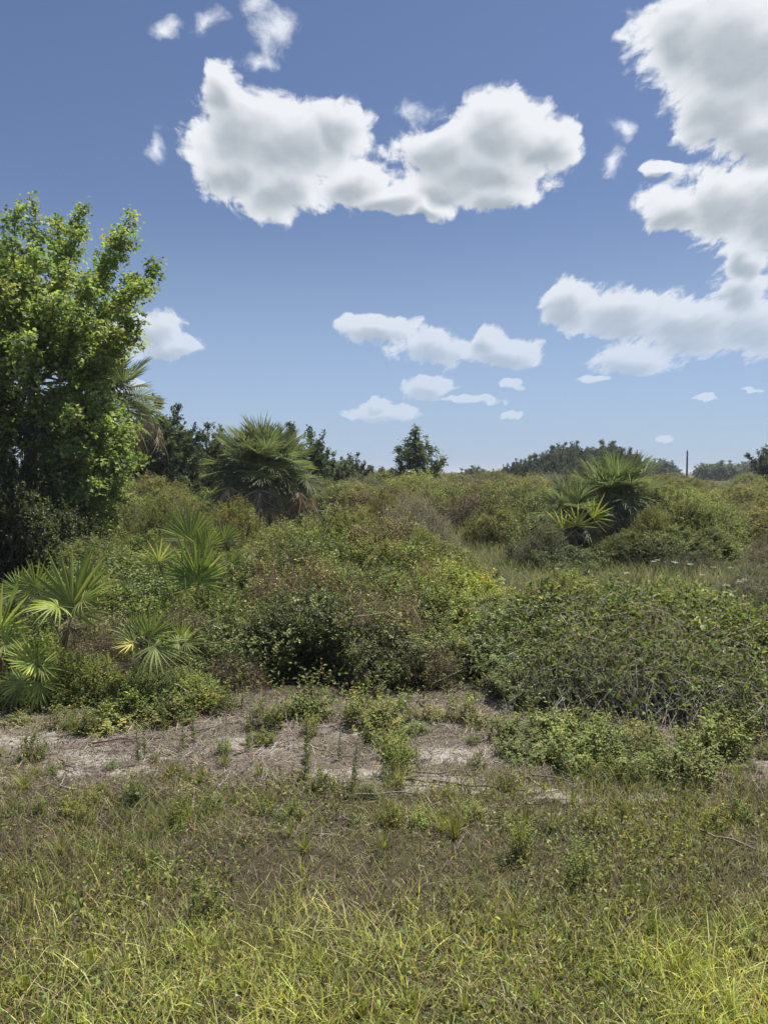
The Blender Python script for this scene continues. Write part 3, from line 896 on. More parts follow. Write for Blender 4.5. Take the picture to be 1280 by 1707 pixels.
# --- the mound of bushes left of centre, from its back to its front
G1 = 'bushes massed in the central mound'
mound = [
    ('dead', 520, 915, 7.0, 0.9, (1.5, 0.02, -0.05), None), ('dead', 600, 955, 6.55, 0.8, (1.45, 0.02, -0.05), None), ('dead', 665, 975, 6.35, 0.7, (1.45, 0.02, -0.05), None), ('dead', 450, 930, 6.9, 0.7, (1.4, 0.04, 0), None), ('dead', 705, 920, 7.5, 0.8, (1.5, 0.02, -0.05), None), ('dead', 590, 1000, 6.2, 0.6, (1.3, 0.05, 0.02), None),
    ('olive', 600, 832, 9.4, 1.0, (1.1, 0, 0), None), ('vine', 520, 862, 8.6, 0.9, (1.15, 0, 0), None), ('bright', 655, 868, 8.3, 0.9, (1.1, 0, 0), None), ('olive', 705, 862, 8.8, 0.9, (1.1, -0.03, 0), None), ('vine', 440, 905, 7.6, 0.9, (1.15, 0, 0), None), ('bright', 560, 912, 7.2, 0.8, (1.1, 0, 0), None), ('vine', 640, 930, 6.9, 0.9, (1.1, 0, 0), None), ('vine', 500, 940, 6.6, 0.8, (1.0, 0, 0), None),
    # kind, px, top py, Y, width, tint, label
    ('olive', 560, 838, 9.6, 1.9, (1.0, -0.02, 0), None), ('olive', 470, 858, 9.2, 1.8, (1.05, 0.0, 0), None), ('olive', 640, 850, 9.3, 1.7, (1.05, 0.05, 0), None),
    ('bright', 585, 812, 10.2, 1.5, (0.95, 0.04, -0.2), 'yellowish bush rising highest at the back of the central mound'),
    ('olive', 400, 905, 8.6, 1.6, (0.9, 0, 0), None), ('dead', 655, 838, 9.0, 1.5, (1.25, 0.02, 0), 'brown twiggy dead bush on top of the central mound'),
    ('vine', 520, 880, 8.4, 1.7, (1.0, 0.05, 0), None), ('olive', 610, 885, 8.2, 1.7, (0.95, 0, 0), None), ('bright', 690, 890, 8.2, 1.5, (0.95, 0.03, -0.1), None),
    ('dead', 470, 890, 7.9, 1.2, (1.3, 0.02, -0.05), 'faded brown twig tangle at the left shoulder of the central mound'), ('olive', 750, 900, 8.6, 1.4, (1.05, -0.03, -0.1), None),
    ('bright', 765, 905, 7.8, 1.25, (1.1, -0.02, -0.15), 'yellow green bush at the right end of the central mound'), ('bright', 740, 950, 7.2, 1.1, (1.0, 0.0, -0.15), None),
    ('vine', 430, 940, 7.4, 1.5, (1.0, 0.05, 0), None), ('olive', 560, 935, 7.3, 1.7, (0.95, 0.02, 0), None), ('olive', 660, 940, 7.2, 1.5, (0.95, 0.05, 0), None),
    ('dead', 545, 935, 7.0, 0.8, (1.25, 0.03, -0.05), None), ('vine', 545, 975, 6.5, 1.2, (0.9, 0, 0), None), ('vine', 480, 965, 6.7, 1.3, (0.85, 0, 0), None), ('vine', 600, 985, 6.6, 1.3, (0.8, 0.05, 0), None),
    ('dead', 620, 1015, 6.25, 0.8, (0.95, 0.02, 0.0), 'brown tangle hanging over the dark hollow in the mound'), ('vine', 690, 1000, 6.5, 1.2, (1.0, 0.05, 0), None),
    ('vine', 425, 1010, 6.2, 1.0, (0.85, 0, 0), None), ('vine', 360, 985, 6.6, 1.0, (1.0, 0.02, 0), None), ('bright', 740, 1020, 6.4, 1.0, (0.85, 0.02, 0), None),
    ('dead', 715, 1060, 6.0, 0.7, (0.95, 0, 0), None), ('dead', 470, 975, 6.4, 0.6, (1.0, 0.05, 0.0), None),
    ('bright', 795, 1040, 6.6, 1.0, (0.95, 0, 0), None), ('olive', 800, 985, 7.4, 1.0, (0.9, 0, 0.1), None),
    ('vine', 560, 985, 6.25, 0.9, (0.7, 0, 0), None), ('vine', 645, 1035, 6.0, 0.8, (0.85, 0, 0), None), ('vine', 400, 1025, 6.1, 0.7, (0.8, 0, 0), None), ('vine', 490, 968, 6.35, 0.9, (0.62, 0, 0), None), ('vine', 440, 990, 6.3, 0.8, (0.62, 0, 0), None),  # lowest tints put the hollow's shade into the leaf colour
]
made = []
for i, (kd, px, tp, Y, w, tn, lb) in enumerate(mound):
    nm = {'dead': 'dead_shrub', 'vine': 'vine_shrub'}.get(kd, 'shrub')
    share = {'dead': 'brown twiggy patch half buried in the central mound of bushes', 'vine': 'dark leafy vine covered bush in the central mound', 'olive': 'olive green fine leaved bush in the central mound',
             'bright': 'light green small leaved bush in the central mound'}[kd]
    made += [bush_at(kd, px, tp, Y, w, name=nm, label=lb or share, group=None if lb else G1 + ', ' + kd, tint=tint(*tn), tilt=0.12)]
in_order(made)

# --- left side below the big tree
left = [
    ('vine', -70, 1000, 6.3, 1.2, (0.85, 0, 0), None), ('vine', -150, 980, 6.6, 1.4, (0.85, 0, 0), None), ('bright', -90, 1080, 5.7, 0.8, (0.85, 0, 0), None),
        ('olive', 280, 805, 11.5, 1.8, (0.85, 0.05, 0.1), 'dull olive bush between the leafy tree and the large palm'), ('grey', 330, 860, 10.2, 1.4, (0.95, 0, 0), None),
    ('grey', 275, 815, 11.0, 0.9, (0.9, 0.05, 0.05), None), ('olive', 230, 880, 9.4, 1.6, (0.85, -0.1, 0), None), ('olive', 170, 885, 8.8, 1.5, (0.85, -0.1, 0), None), ('olive', 320, 890, 8.8, 1.4, (0.85, -0.03, 0), None),
    ('vine', 210, 905, 8.0, 1.4, (0.95, -0.02, 0), None), ('vine', 140, 930, 7.6, 1.3, (0.85, -0.05, 0), None), ('vine', 270, 930, 7.6, 1.3, (0.95, 0, 0), None), ('bright', 215, 965, 7.0, 1.2, (0.8, 0, 0), None),
    ('vine', 345, 960, 6.8, 1.1, (0.95, 0, 0), None), ('bright', 270, 1000, 6.5, 1.0, (0.85, 0, 0), None), ('dead', 300, 1000, 6.2, 0.8, (1.0, 0.03, 0), None), ('dead', 165, 1005, 6.2, 0.9, (1.2, 0, 0), None), ('dead', 150, 1060, 5.9, 0.7, (1.5, 0, 0), None),
    ('vine', 40, 960, 6.9, 1.2, (0.6, -0.1, 0), None), ('vine', 15, 1020, 6.2, 1.0, (0.8, 0, 0), None), ('bright', 40, 1040, 6.0, 0.8, (0.8, 0.1, 0), None), ('vine', 330, 1050, 6.0, 0.8, (0.75, 0, 0), None),
    ('vine', 190, 1050, 6.1, 0.7, (0.9, 0, 0), None), ('vine', 100, 1060, 6.1, 0.8, (0.8, 0, 0), None), ('dead', 270, 1075, 5.75, 0.6, (0.9, 0, 0), None), ('bright', 290, 1085, 5.8, 0.6, (0.85, 0, 0), None),
    ('dead', 385, 1085, 5.75, 0.6, (0.9, 0, 0), None),
]
made = []
for kd, px, tp, Y, w, tn, lb in left:
    nm = {'dead': 'dead_shrub', 'vine': 'vine_shrub'}.get(kd, 'shrub')
    share = {'dead': 'dry brown twig tangle among the saw palmettos', 'vine': 'dark green leafy bush around the saw palmettos', 'olive': 'olive green bush behind the saw palmettos under the leafy tree',
             'bright': 'light green bush among the saw palmettos', 'grey': 'greyish brown bush left of the large palm'}[kd]
    made += [bush_at(kd, px, tp, Y, w, name=nm, label=lb or share, group=None if lb else 'undergrowth round the saw palmettos, ' + kd, tint=tint(*tn), tilt=0.12)]
in_order(made)

# low growth that half buries the palmettos
for kd, px, tp, Y, w in (('bright', 165, 1085, 5.5, 0.45), ('bright', 195, 1110, 5.4, 0.4), ('bright', 290, 1105, 5.45, 0.5), ('bright', 325, 1120, 5.4, 0.45), ('bright', 20, 1110, 5.5, 0.5), ('bright', 95, 1125, 5.4, 0.4), ('vine', 130, 1075, 5.7, 0.5), ('vine', 270, 1110, 5.5, 0.45),
                         ('bright', 115, 1075, 5.45, 0.45), ('bright', 80, 1060, 5.55, 0.4), ('vine', 250, 1095, 5.3, 0.35), ('bright', 225, 1105, 5.3, 0.35), ('bright', 60, 1030, 6.0, 0.6), ('bright', 150, 1020, 6.2, 0.6), ('dead', 175, 1040, 5.8, 0.5), ('bright', 205, 1150, 5.3, 0.3), ('bright', 350, 945, 7.0, 0.7), ('bright', 300, 955, 6.9, 0.7), ('vine', 385, 955, 6.9, 0.6)):
    bush_at(kd, px, tp, Y, w, name='dead_shrub' if kd == 'dead' else 'shrub', label='low %s bush half burying the saw palmettos' % {'bright': 'light green', 'vine': 'dark green', 'dead': 'brown twiggy'}[kd], group='low bushes round the saw palmettos, ' + kd, tint=tint(0.95), tilt=0.15)

# thicket under the big tree; low tints put the crown's shade into the leaf colour
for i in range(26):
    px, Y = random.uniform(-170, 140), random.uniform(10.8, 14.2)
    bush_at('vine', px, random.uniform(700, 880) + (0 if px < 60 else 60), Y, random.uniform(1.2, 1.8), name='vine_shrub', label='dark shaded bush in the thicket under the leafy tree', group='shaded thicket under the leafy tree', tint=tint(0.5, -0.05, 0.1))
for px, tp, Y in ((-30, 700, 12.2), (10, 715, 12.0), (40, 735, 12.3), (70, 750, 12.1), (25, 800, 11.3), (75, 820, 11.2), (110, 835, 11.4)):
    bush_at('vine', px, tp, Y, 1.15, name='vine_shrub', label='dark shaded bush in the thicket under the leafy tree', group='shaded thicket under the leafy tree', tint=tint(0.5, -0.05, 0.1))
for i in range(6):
    bush_at('dead', random.uniform(-120, 120), random.uniform(790, 880), random.uniform(11.2, 12.4), 1.2, name='dead_shrub', label='dead vine tangle in the dark thicket under the leafy tree', group='dead vines under the leafy tree', tint=tint(0.5))  # twigs tinted down as well, for the shade below the crown

# --- right hand bramble bank
right = [
    ('bramble', 1370, 1010, 6.0, 1.5, (0.95, 0, 0), None), ('bramble', 1400, 1090, 5.3, 1.3, (0.95, 0, 0), None), ('bright', 1360, 970, 7.2, 1.2, (0.95, 0, 0), None), ('olive', 1420, 900, 10.0, 1.6, (0.9, 0, 0), None),
        ('bramble', 960, 962, 6.9, 1.7, (1.0, 0, 0), None), ('bramble', 1080, 968, 6.6, 1.7, (1.0, 0, 0), None), ('bright', 900, 955, 7.6, 1.0, (1.0, 0, 0), None), ('vine', 1050, 952, 7.4, 1.1, (1.1, 0, 0), None), ('bright', 960, 945, 7.8, 1.1, (1.05, 0.02, 0), None), ('bright', 1190, 968, 7.2, 0.9, (1.05, 0, 0), None), ('grey', 1260, 930, 9.5, 1.3, (0.9, 0, 0), None), ('grey', 1285, 880, 12.5, 1.5, (0.9, 0.1, 0), None), ('olive', 930, 948, 7.2, 1.2, (1.0, 0.05, 0), 'olive bush behind the brambles at the meadow edge'), ('bright', 1000, 944, 7.4, 1.2, (0.95, 0.1, -0.1), None),
    ('bramble', 1200, 1000, 6.2, 1.5, (0.95, 0, 0), None), ('vine', 900, 1005, 6.3, 1.2, (0.95, 0, 0), None), ('bramble', 1010, 1030, 5.9, 1.4, (0.95, 0, 0), None), ('bright', 1130, 1040, 5.8, 0.8, (0.9, 0, 0), None), ('dead', 990, 1050, 5.7, 0.8, (1.3, 0, 0), None), ('bramble', 1120, 1050, 5.7, 1.3, (0.95, 0, 0), None),
    ('canes', 1060, 1000, 6.0, 1.5, (1.1, 0, 0), None), ('canes', 975, 1050, 5.45, 1.0, (1.1, 0, 0), None), ('canes', 1095, 1045, 5.35, 1.1, (1.1, 0, 0), None), ('canes', 1205, 1060, 5.3, 1.0, (1.1, 0, 0), None), ('canes', 1000, 1080, 5.5, 1.1, (1.0, 0, 0), None), ('canes', 1130, 1080, 5.4, 1.1, (1.0, 0, 0), None),
    ('vine', 860, 1050, 6.0, 0.9, (0.9, 0, 0), None), ('broad', 1245, 1020, 5.9, 0.9, (0.95, 0, 0), 'broad leaved bright green bush at the right edge of the brambles'), ('broad', 1285, 1060, 5.6, 0.8, (0.95, 0, 0), None),
    ('broad', 1160, 975, 7.0, 0.7, (1.0, 0, 0), None), ('bright', 1110, 950, 7.4, 1.0, (0.9, 0, 0), None), ('dead', 1190, 1090, 5.5, 0.8, (1.3, 0, 0), None), ('dead', 1080, 1010, 6.0, 0.8, (1.4, 0, 0), None), ('vine', 1060, 1085, 5.5, 0.8, (0.75, 0, 0), None),
    ('vine', 960, 1110, 5.4, 0.7, (0.8, 0, 0), None), ('vine', 1160, 1120, 5.35, 0.7, (0.75, 0, 0), None), ('bramble', 1290, 1110, 5.2, 1.1, (0.9, 0, 0), None), ('vine', 880, 1110, 5.5, 0.7, (0.9, 0, 0), None), ('bright', 850, 1000, 6.9, 1.0, (0.85, 0, 0), None),
]
made = []
for kd, px, tp, Y, w, tn, lb in right:
    nm = {'dead': 'dead_shrub', 'vine': 'vine_shrub', 'bramble': 'bramble', 'canes': 'bramble'}.get(kd, 'shrub')
    share = {'dead': 'pale brown dead twigs caught in the brambles', 'vine': 'dark leafy bush low in the bramble bank', 'bramble': 'tangled green bramble with grey canes at the right', 'canes': 'bare grey arching canes over the bramble bank',
             'bright': 'light green bush in the bramble bank', 'broad': 'broad leaved green bush beside the brambles', 'grey': 'greyish bush in the meadow at the right edge', 'olive': 'olive bush at the meadow edge beyond the brambles'}.get(kd)
    made += [bush_at(kd, px, tp, Y, w, name=nm, label=lb or share, group=None if lb else 'bramble bank at the right, ' + kd, tint=tint(*tn), tilt=0.1)]
in_order(made)

# --- thicket round the right hand palms
island = [('vine', 890, 850, 15.8, 1.3, (0.8, 0, 0.1), None), ('grey', 900, 860, 15.2, 1.2, (0.75, 0, 0), None), ('vine', 930, 905, 14.8, 1.2, (0.75, 0, 0.1), None), ('vine', 1000, 895, 15.2, 1.4, (0.7, 0, 0.1), None), ('olive', 1050, 880, 15.2, 1.4, (0.75, -0.05, 0), None),
          ('olive', 1085, 838, 15.4, 1.2, (1.0, 0, 0), None), ('bright', 1160, 808, 16.4, 1.3, (1.05, 0, 0), None), ('olive', 1125, 798, 16.2, 2.0, (0.9, -0.04, 0.1), 'largest rounded green shrub right of the round cabbage palm'), ('bright', 1185, 830, 16.0, 1.7, (0.85, 0, 0.1), None), ('bright', 1205, 885, 15.2, 1.3, (1.05, 0.02, 0.1), 'pale yellow green shrub at the right end of the palm thicket'),
          ('olive', 1120, 870, 15.0, 1.7, (0.85, -0.05, 0.1), None), ('grey', 1100, 900, 14.6, 1.4, (0.75, 0, 0), None), ('vine', 960, 930, 14.2, 0.9, (0.9, 0, 0), None), ('olive', 1170, 860, 15.4, 1.5, (0.9, 0, 0.15), None), ('grey', 1170, 915, 14.4, 1.1, (0.8, 0, 0), None), ('vine', 1070, 855, 16.4, 1.3, (0.9, 0, 0), None)]
made = []
for kd, px, tp, Y, w, tn, lb in island:
    share = {'vine': 'dark shrub packed beneath the right hand palms', 'grey': 'grey twiggy shrub in the thicket round the right hand palms', 'olive': 'olive shrub in the thicket right of the round cabbage palm', 'bright': 'light green shrub in the thicket right of the round cabbage palm'}[kd]
    Y *= 0.885
    made += [bush_at(kd, px, tp, Y, w, name='shrub', label=lb or share, group=None if lb else 'thicket round the right hand palms, ' + kd, tint=tint(*tn))]
in_order(made)

# --- rolling scrub behind
n = 0
for Y0, Y1_, cnt, top0, top1, wr in ((10.5, 15, 34, 815, 890, (1.0, 1.9)), (15, 22, 56, 790, 845, (1.3, 2.4)), (22, 34, 60, 785, 808, (2.4, 3.8)), (34, 60, 60, 776, 794, (3, 5.5))):
    for i in range(cnt):
        px, Y = random.uniform(-60, 1340), random.uniform(Y0, Y1_)
        if px < 230 and Y < 15 or (780 < px and Y < 13.8) or (820 < px < 1250 and Y < 16) or (330 < px < 560 and 12.5 < Y < 23.5) or (700 < px < 900 and Y < 14):
            continue
        kd = random.choices(['olive', 'bright', 'grey', 'vine', 'dead'], (6, 2.5, 2.5, 1.5, 0.7))[0]
        tp = random.uniform(top0, top1) + (6 if px > 1100 else 0)
        v = random.uniform(0.75, 1.02)
        far = Y > 22
        nm = 'dead_shrub' if kd == 'dead' else 'shrub'
        shade = {'olive': 'olive green', 'bright': 'light green', 'grey': 'greyish green', 'vine': 'dark green', 'dead': 'bare brown'}[kd]
        where = 'far back in the rolling scrub along the horizon' if far else 'in the low scrub behind the central mound'
        bush_at(kd, px, tp, Y, random.uniform(*wr), name=nm, label='%s bush %s' % (shade, where), group='%s scrub, %s' % ('far' if far else 'middle', kd), tint=tint(v, random.uniform(-0.02, 0.12), random.uniform(0, 0.12)))

# ------------------------------------------------------------------ trees


def tree_geo(fork, tips, trunk_pts, r_trunk, twigs, twig_len, leafs, L, W, pal, wts=None, kind='oval', droop=0.5, upb=0.3, start=0.35, bark=(0.10, 0.085, 0.07), hang=0.0, jit=0.12):
    """Trunk, limbs reaching to the given tips, twigs off the limbs, leaves in clusters along the twigs."""
    wood, crown = Geo(), Geo()
    T = np.array(trunk_pts, float)
    n = 10
    q = np.linspace(0, len(T) - 1, n)
    Q = np.stack([np.interp(q, np.arange(len(T)), T[:, i]) for i in range(3)], 1)
    Q[1:-1] += R.normal(size=(n - 2, 3)) * r_trunk * 0.25
    tubes(wood, Q[None], r_trunk, r_trunk * 0.55, bark, 9)
    tips = np.array(tips, float)
    m, nt_ = 9, len(tips)
    s = np.array(fork, float)[None] if np.ndim(fork) == 1 else np.array(fork, float)
    s = np.broadcast_to(s, tips.shape)
    t = np.linspace(0, 1, m)[None, :, None]
    d = tips - s
    ln = np.linalg.norm(d, axis=1)
    mid = s + d * 0.45 + np.stack([0 * ln, 0 * ln, -ln * 0.10 + ln * hang], 1) + R.normal(size=d.shape) * (ln * 0.06)[:, None]
    limb = s[:, None] * (1 - t) ** 2 + 2 * mid[:, None] * t * (1 - t) + tips[:, None] * t ** 2
    tubes(wood, limb, r_trunk * 0.42 * np.clip(ln / ln.max(), 0.3, 1), 0.006, np.broadcast_to(bark, (nt_, 3)), 6)
    # twigs
    k_ = nt_ * twigs
    li = np.repeat(np.arange(nt_), twigs)
    tt = start + (1 - start) * R.random(k_) ** 0.75
    f = tt * (m - 1)
    i0 = np.minimum(f.astype(int), m - 2)
    fr = (f - i0)[:, None]
    P = limb[li, i0] * (1 - fr) + limb[li, i0 + 1] * fr
    LD = nrm(limb[li, i0 + 1] - limb[li, i0])
    D = nrm(LD * 0.55 + R.normal(size=(k_, 3)) * 0.6 + [0, 0, upb])
    tl = twig_len * (0.5 + 0.7 * R.random(k_)) * (1.15 - 0.55 * tt)
    t4 = np.linspace(0, 1, 4)[None, :, None]
    sag = np.array([0, 0, -0.22])
    tw = P[:, None] + D[:, None] * tl[:, None, None] * t4 + sag * (tl[:, None, None] * t4 ** 2)
    tubes(wood, tw, 0.007, 0.002, np.broadcast_to(bark, (k_, 3)), 3)
    # leaf clusters
    c = R.random((k_, leafs)) ** 0.8
    tone = cols(k_, pal, wts, jit)
    lp = P[:, None] + D[:, None] * (tl[:, None] * (0.25 + 0.8 * c))[..., None] + sag * (tl[:, None] * c ** 2)[..., None] + R.normal(size=(k_, leafs, 3)) * (twig_len * 0.13)
    ld = R.normal(size=lp.shape) * 0.8 + D[:, None] * 0.5
    ld[..., 2] -= droop
    nn = R.normal(size=lp.shape) * 0.5 + [0, 0, 1.0]
    C = tone[:, None] * (1 + R.normal(size=(k_, leafs, 1)) * 0.18)
    sz = 0.6 + 0.7 * R.random((k_, leafs))
    leaves(crown, lp.reshape(-1, 3), ld.reshape(-1, 3), nn.reshape(-1, 3), (L * sz).ravel(), (W * sz).ravel(), np.clip(C, 0.004, 0.7).reshape(-1, 3), kind=kind, fold=0.2)
    return crown.mesh('crown'), wood.mesh('trunk', True)


def plant_tree(name, loc, meshes, label, group=None, rot=0.0, scale=(1, 1, 1), tint_=(1, 1, 1), mat=None):
    root = empty(name, loc, (0, 0, rot))
    root.scale = scale
    tag(root, label, 'tree', group)
    o = obj('trunk', meshes[1], M_WOOD, root)
    c = obj('crown', meshes[0], mat or M_LEAF, root)
    c.color = tuple(tint_) + (1,)
    return root


# the leafy tree at the left
YT = 13.0
tb = on_ground(52, YT)


def loc_(px, py, dy=0.0):
    v = at(px, py, YT + dy) - tb
    return (v.x, v.y, v.z)


tips = [loc_(*a) for a in (
    (135, 352, 0.3), (128, 395, -0.6), (100, 372, 0.8), (60, 352, 0.0), (25, 352, -0.7), (-20, 360, 0.6), (-70, 372, -0.3), (-120, 410, 0.4), (-170, 470, 0),
    (212, 366, 0.2), (205, 405, -0.4), (190, 440, 0.7), (255, 448, 0.0), (240, 478, -0.5), (215, 500, 0.6), (225, 545, -0.3), (235, 565, 0.2), (190, 560, -1.0), (200, 590, 0.6), (150, 470, -1.2), (110, 450, -1.3), (60, 430, -1.3), (10, 440, -1.4), (-50, 460, -1.2),
    (80, 520, -1.6), (30, 520, -1.7), (150, 540, -1.5), (-20, 560, -1.5), (-90, 560, -1.0), (-160, 600, 0), (40, 440, 1.3), (120, 520, 1.4), (-40, 520, 1.4), (-100, 480, 1.0),
    (120, 590, -1.2), (5, 600, -1.4), (-60, 640, -1.2), (170, 620, -0.7), (160, 640, 0.3), (-60, 520, -2.4), (0, 480, -2.3), (40, 560, -2.4), (-110, 470, -2.2), (90, 500, -2.2), (-150, 540, -2.0), (20, 400, -1.9))]  # foremost tips added as an overhang to shade the thicket
fork = []
for tpv in tips:
    fork.append(Vector(loc_(52 + random.uniform(-8, 8), random.uniform(560, 650))))
tips2 = [loc_(*a) for a in ((222, 738, -0.6), (205, 760, -1.0), (228, 775, -0.3), (195, 800, -0.9), (210, 835, -0.7), (180, 862, -0.9), (150, 890, -1.1), (160, 820, -1.4), (135, 765, -1.4), (170, 720, -1.0), (150, 690, -0.9), (185, 690, -0.2), (120, 840, -1.3), (140, 740, -0.2), (185, 790, 0.1), (200, 725, 0.2), (165, 845, -0.3), (120, 700, -1.4), (-60, 760, -1.0), (-110, 720, -0.4), (105, 880, -1.0), (175, 880, -0.3), (105, 770, -0.6), (-40, 700, -1.0), (100, 660, -1.0), (215, 700, -0.4), (130, 900, -1.0), (-90, 640, -2.0), (-130, 600, -2.2))]  # last two tips extend the added shading overhang
fork2 = [Vector(loc_(55 + random.uniform(-5, 8), random.uniform(640, 760))) for _ in tips2]
allt = np.array(tips + tips2)
allf = np.array([tuple(v) for v in fork + fork2])
MAPLE = [(0.235, 0.285, 0.09), (0.18, 0.225, 0.07), (0.30, 0.34, 0.125), (0.13, 0.17, 0.055), (0.28, 0.27, 0.11)]
tr = tree_geo(allf, allt, [(0, 0, -0.05), loc_(48, 800), loc_(54, 680), loc_(52, 560), loc_(58, 470)], 0.13, 26, 0.46, 32, 0.070, 0.062, MAPLE, (4, 3, 3, 2, 1), 'lobed', 0.55, 0.5, 0.40, (0.17, 0.15, 0.13))
M_TREE = leaf_mat('tree_leaf', 0.55, 0.44, 0.3, 1.25, (1.15, 1.25, 0.6))
plant_tree('leafy_tree', tb, tr, 'tall leafy broadleaf tree with pale limbs at the left edge', mat=M_TREE)
# a second, thinner stem beside it
YT2 = 13.9
b2 = on_ground(5, YT2)
tips3 = [(0.3 * math.cos(a) * (1 + (i % 3)), 0.3 * math.sin(a) * (1 + (i % 3)), random.uniform(2.2, 4.6)) for i, a in enumerate(np.arange(26) * 2.4)]
tr2 = tree_geo((0, 0, 2.0), tips3, [(0, 0, -0.05), (0.03, 0, 1.2), (0, 0, 2.6)], 0.09, 16, 0.55, 14, 0.10, 0.085, MAPLE, (2, 3, 1, 4, 1), 'lobed', 0.5, 0.2, 0.2)
plant_tree('leafy_tree', b2, tr2, 'darker slender tree standing behind the tall leafy tree', tint_=(0.7, 0.75, 0.75))


def dome_tips(n, w, h, z0, seed, up=1.0):
    rr = np.random.default_rng(seed)
    d = nrm(rr.normal(size=(n, 3)) * [1, 1, 0.8] + [0, 0, 0.45])
    s = 0.7 + 0.3 * rr.random(n)
    s = s * np.where(rr.random(n) < 0.25, 1.12, 1)
    p = d * s[:, None] * [w / 2, w / 2, h - z0]
    p[:, 2] = p[:, 2] + z0
    return p


OAK = [(0.065, 0.085, 0.045), (0.08, 0.10, 0.05), (0.052, 0.07, 0.04), (0.11, 0.13, 0.065)]
oakm = []
for s in (31, 32, 33):
    tp_ = dome_tips(84, 4.4, 4.3, 0.9, s)
    oakm.append(tree_geo((0, 0, 1.3), tp_, [(0, 0, -0.1), (0.05, 0, 0.7), (0, 0, 1.7)], 0.14, 18, 0.5, 24, 0.15, 0.09, OAK, None, 'narrow', 0.2, 0.45, 0.22, (0.09, 0.08, 0.07)))
# upright narrow tree for the middle distance
tp_ = np.array([(0, 0, 4.0), (0.2, 0.1, 3.7), (-0.25, 0, 3.5), (0.5, 0, 3.1), (-0.75, 0.1, 2.9), (0.85, 0.1, 2.9), (-0.4, -0.5, 2.7), (1.15, 0, 2.1), (-0.7, 0, 2.2), (0.3, -0.6, 2.4), (1.0, 0.3, 1.8), (-0.6, 0.2, 1.6), (0.6, -0.4, 1.7), (0, 0.6, 2.6), (0.2, -0.5, 3.0), (1.3, -0.1, 2.4), (-0.3, 0.4, 3.1), (0.5, 0.5, 1.4), (-0.2, -0.6, 1.5), (0.9, -0.3, 1.3)])
f_ = np.stack([tp_[:, 0] * 0.1, tp_[:, 1] * 0.1, tp_[:, 2] * 0.55], 1)
upm = tree_geo(f_, tp_, [(0, 0, -0.1), (0.02, 0, 1.5), (0, 0, 3.6)], 0.08, 20, 0.5, 22, 0.11, 0.065, [(0.12, 0.155, 0.07), (0.15, 0.185, 0.08), (0.085, 0.115, 0.055)], None, 'oval', 0.2, 0.5, 0.3)


def tree_at(meshes, px, top, Y, nominal_h, width=1.0, **kw):
    p = on_ground(px, Y)
    h = at(px, top, Y).z - p.z
    s = h / nominal_h
    return plant_tree(kw.pop('name', 'oak_tree'), p, meshes, scale=(s * width, s * width, s), rot=random.uniform(0, 6.28) if 'rot' not in kw else kw.pop('rot'), **kw)


tree_at(oakm[0], 258, 664, 27, 4.4, 0.9, label='dark evergreen oak right behind the tall leafy tree', tint_=(0.95, 1.02, 1.05))
tree_at(oakm[1], 294, 682, 28, 4.4, 0.62, label='dark oak at the right side of the dark evergreen pair', tint_=(0.95, 1.02, 1.05))
tree_at(oakm[2], 222, 672, 29, 4.4, 0.9, label='dark oak mostly hidden behind the half hidden palm', tint_=(0.95, 1.02, 1.05))
tree_at(oakm[1], 355, 712, 31, 4.4, 0.95, label='grey green oak just left of the large cabbage palm', tint_=(1.1, 1.15, 1.1))
tree_at(oakm[2], 503, 702, 32, 4.4, 0.85, label='rounded oak peeking over the right shoulder of the large cabbage palm', tint_=(0.95, 1.0, 1.05))
tree_at(oakm[0], 1290, 730, 58, 4.4, 1.0, label='dark rounded tree cut off by the right edge on the skyline', tint_=(0.8, 0.85, 0.9))
tree_at(upm, 692, 711, 42, 4.1, 1.2, name='young_tree', label='solitary upright young tree on the skyline at the centre', rot=0.0)
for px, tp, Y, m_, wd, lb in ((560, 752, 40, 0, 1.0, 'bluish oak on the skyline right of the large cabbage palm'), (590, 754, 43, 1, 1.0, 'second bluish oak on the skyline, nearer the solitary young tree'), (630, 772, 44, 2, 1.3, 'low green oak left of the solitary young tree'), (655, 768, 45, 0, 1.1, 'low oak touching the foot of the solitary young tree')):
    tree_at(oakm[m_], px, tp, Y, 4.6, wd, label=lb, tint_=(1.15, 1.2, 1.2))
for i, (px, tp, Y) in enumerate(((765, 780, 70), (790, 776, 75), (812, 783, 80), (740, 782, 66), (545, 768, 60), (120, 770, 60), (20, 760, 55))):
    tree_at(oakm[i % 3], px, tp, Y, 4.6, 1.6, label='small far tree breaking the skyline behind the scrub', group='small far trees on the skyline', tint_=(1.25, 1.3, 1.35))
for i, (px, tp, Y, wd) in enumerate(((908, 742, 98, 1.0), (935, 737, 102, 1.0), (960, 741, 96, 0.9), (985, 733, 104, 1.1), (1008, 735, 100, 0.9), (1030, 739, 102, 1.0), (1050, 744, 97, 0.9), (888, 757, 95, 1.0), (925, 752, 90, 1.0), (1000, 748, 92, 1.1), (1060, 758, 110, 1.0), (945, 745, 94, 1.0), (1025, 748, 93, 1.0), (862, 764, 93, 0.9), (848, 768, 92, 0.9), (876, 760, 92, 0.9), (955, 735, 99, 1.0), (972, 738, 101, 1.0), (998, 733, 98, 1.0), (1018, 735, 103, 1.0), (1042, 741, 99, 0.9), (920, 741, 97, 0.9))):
    tree_at(oakm[i % 3], px, tp, Y, 4.6, wd, label='oak in the distant grove behind the round cabbage palm', group='oaks in the distant grove', tint_=(0.85, 0.88, 0.95))
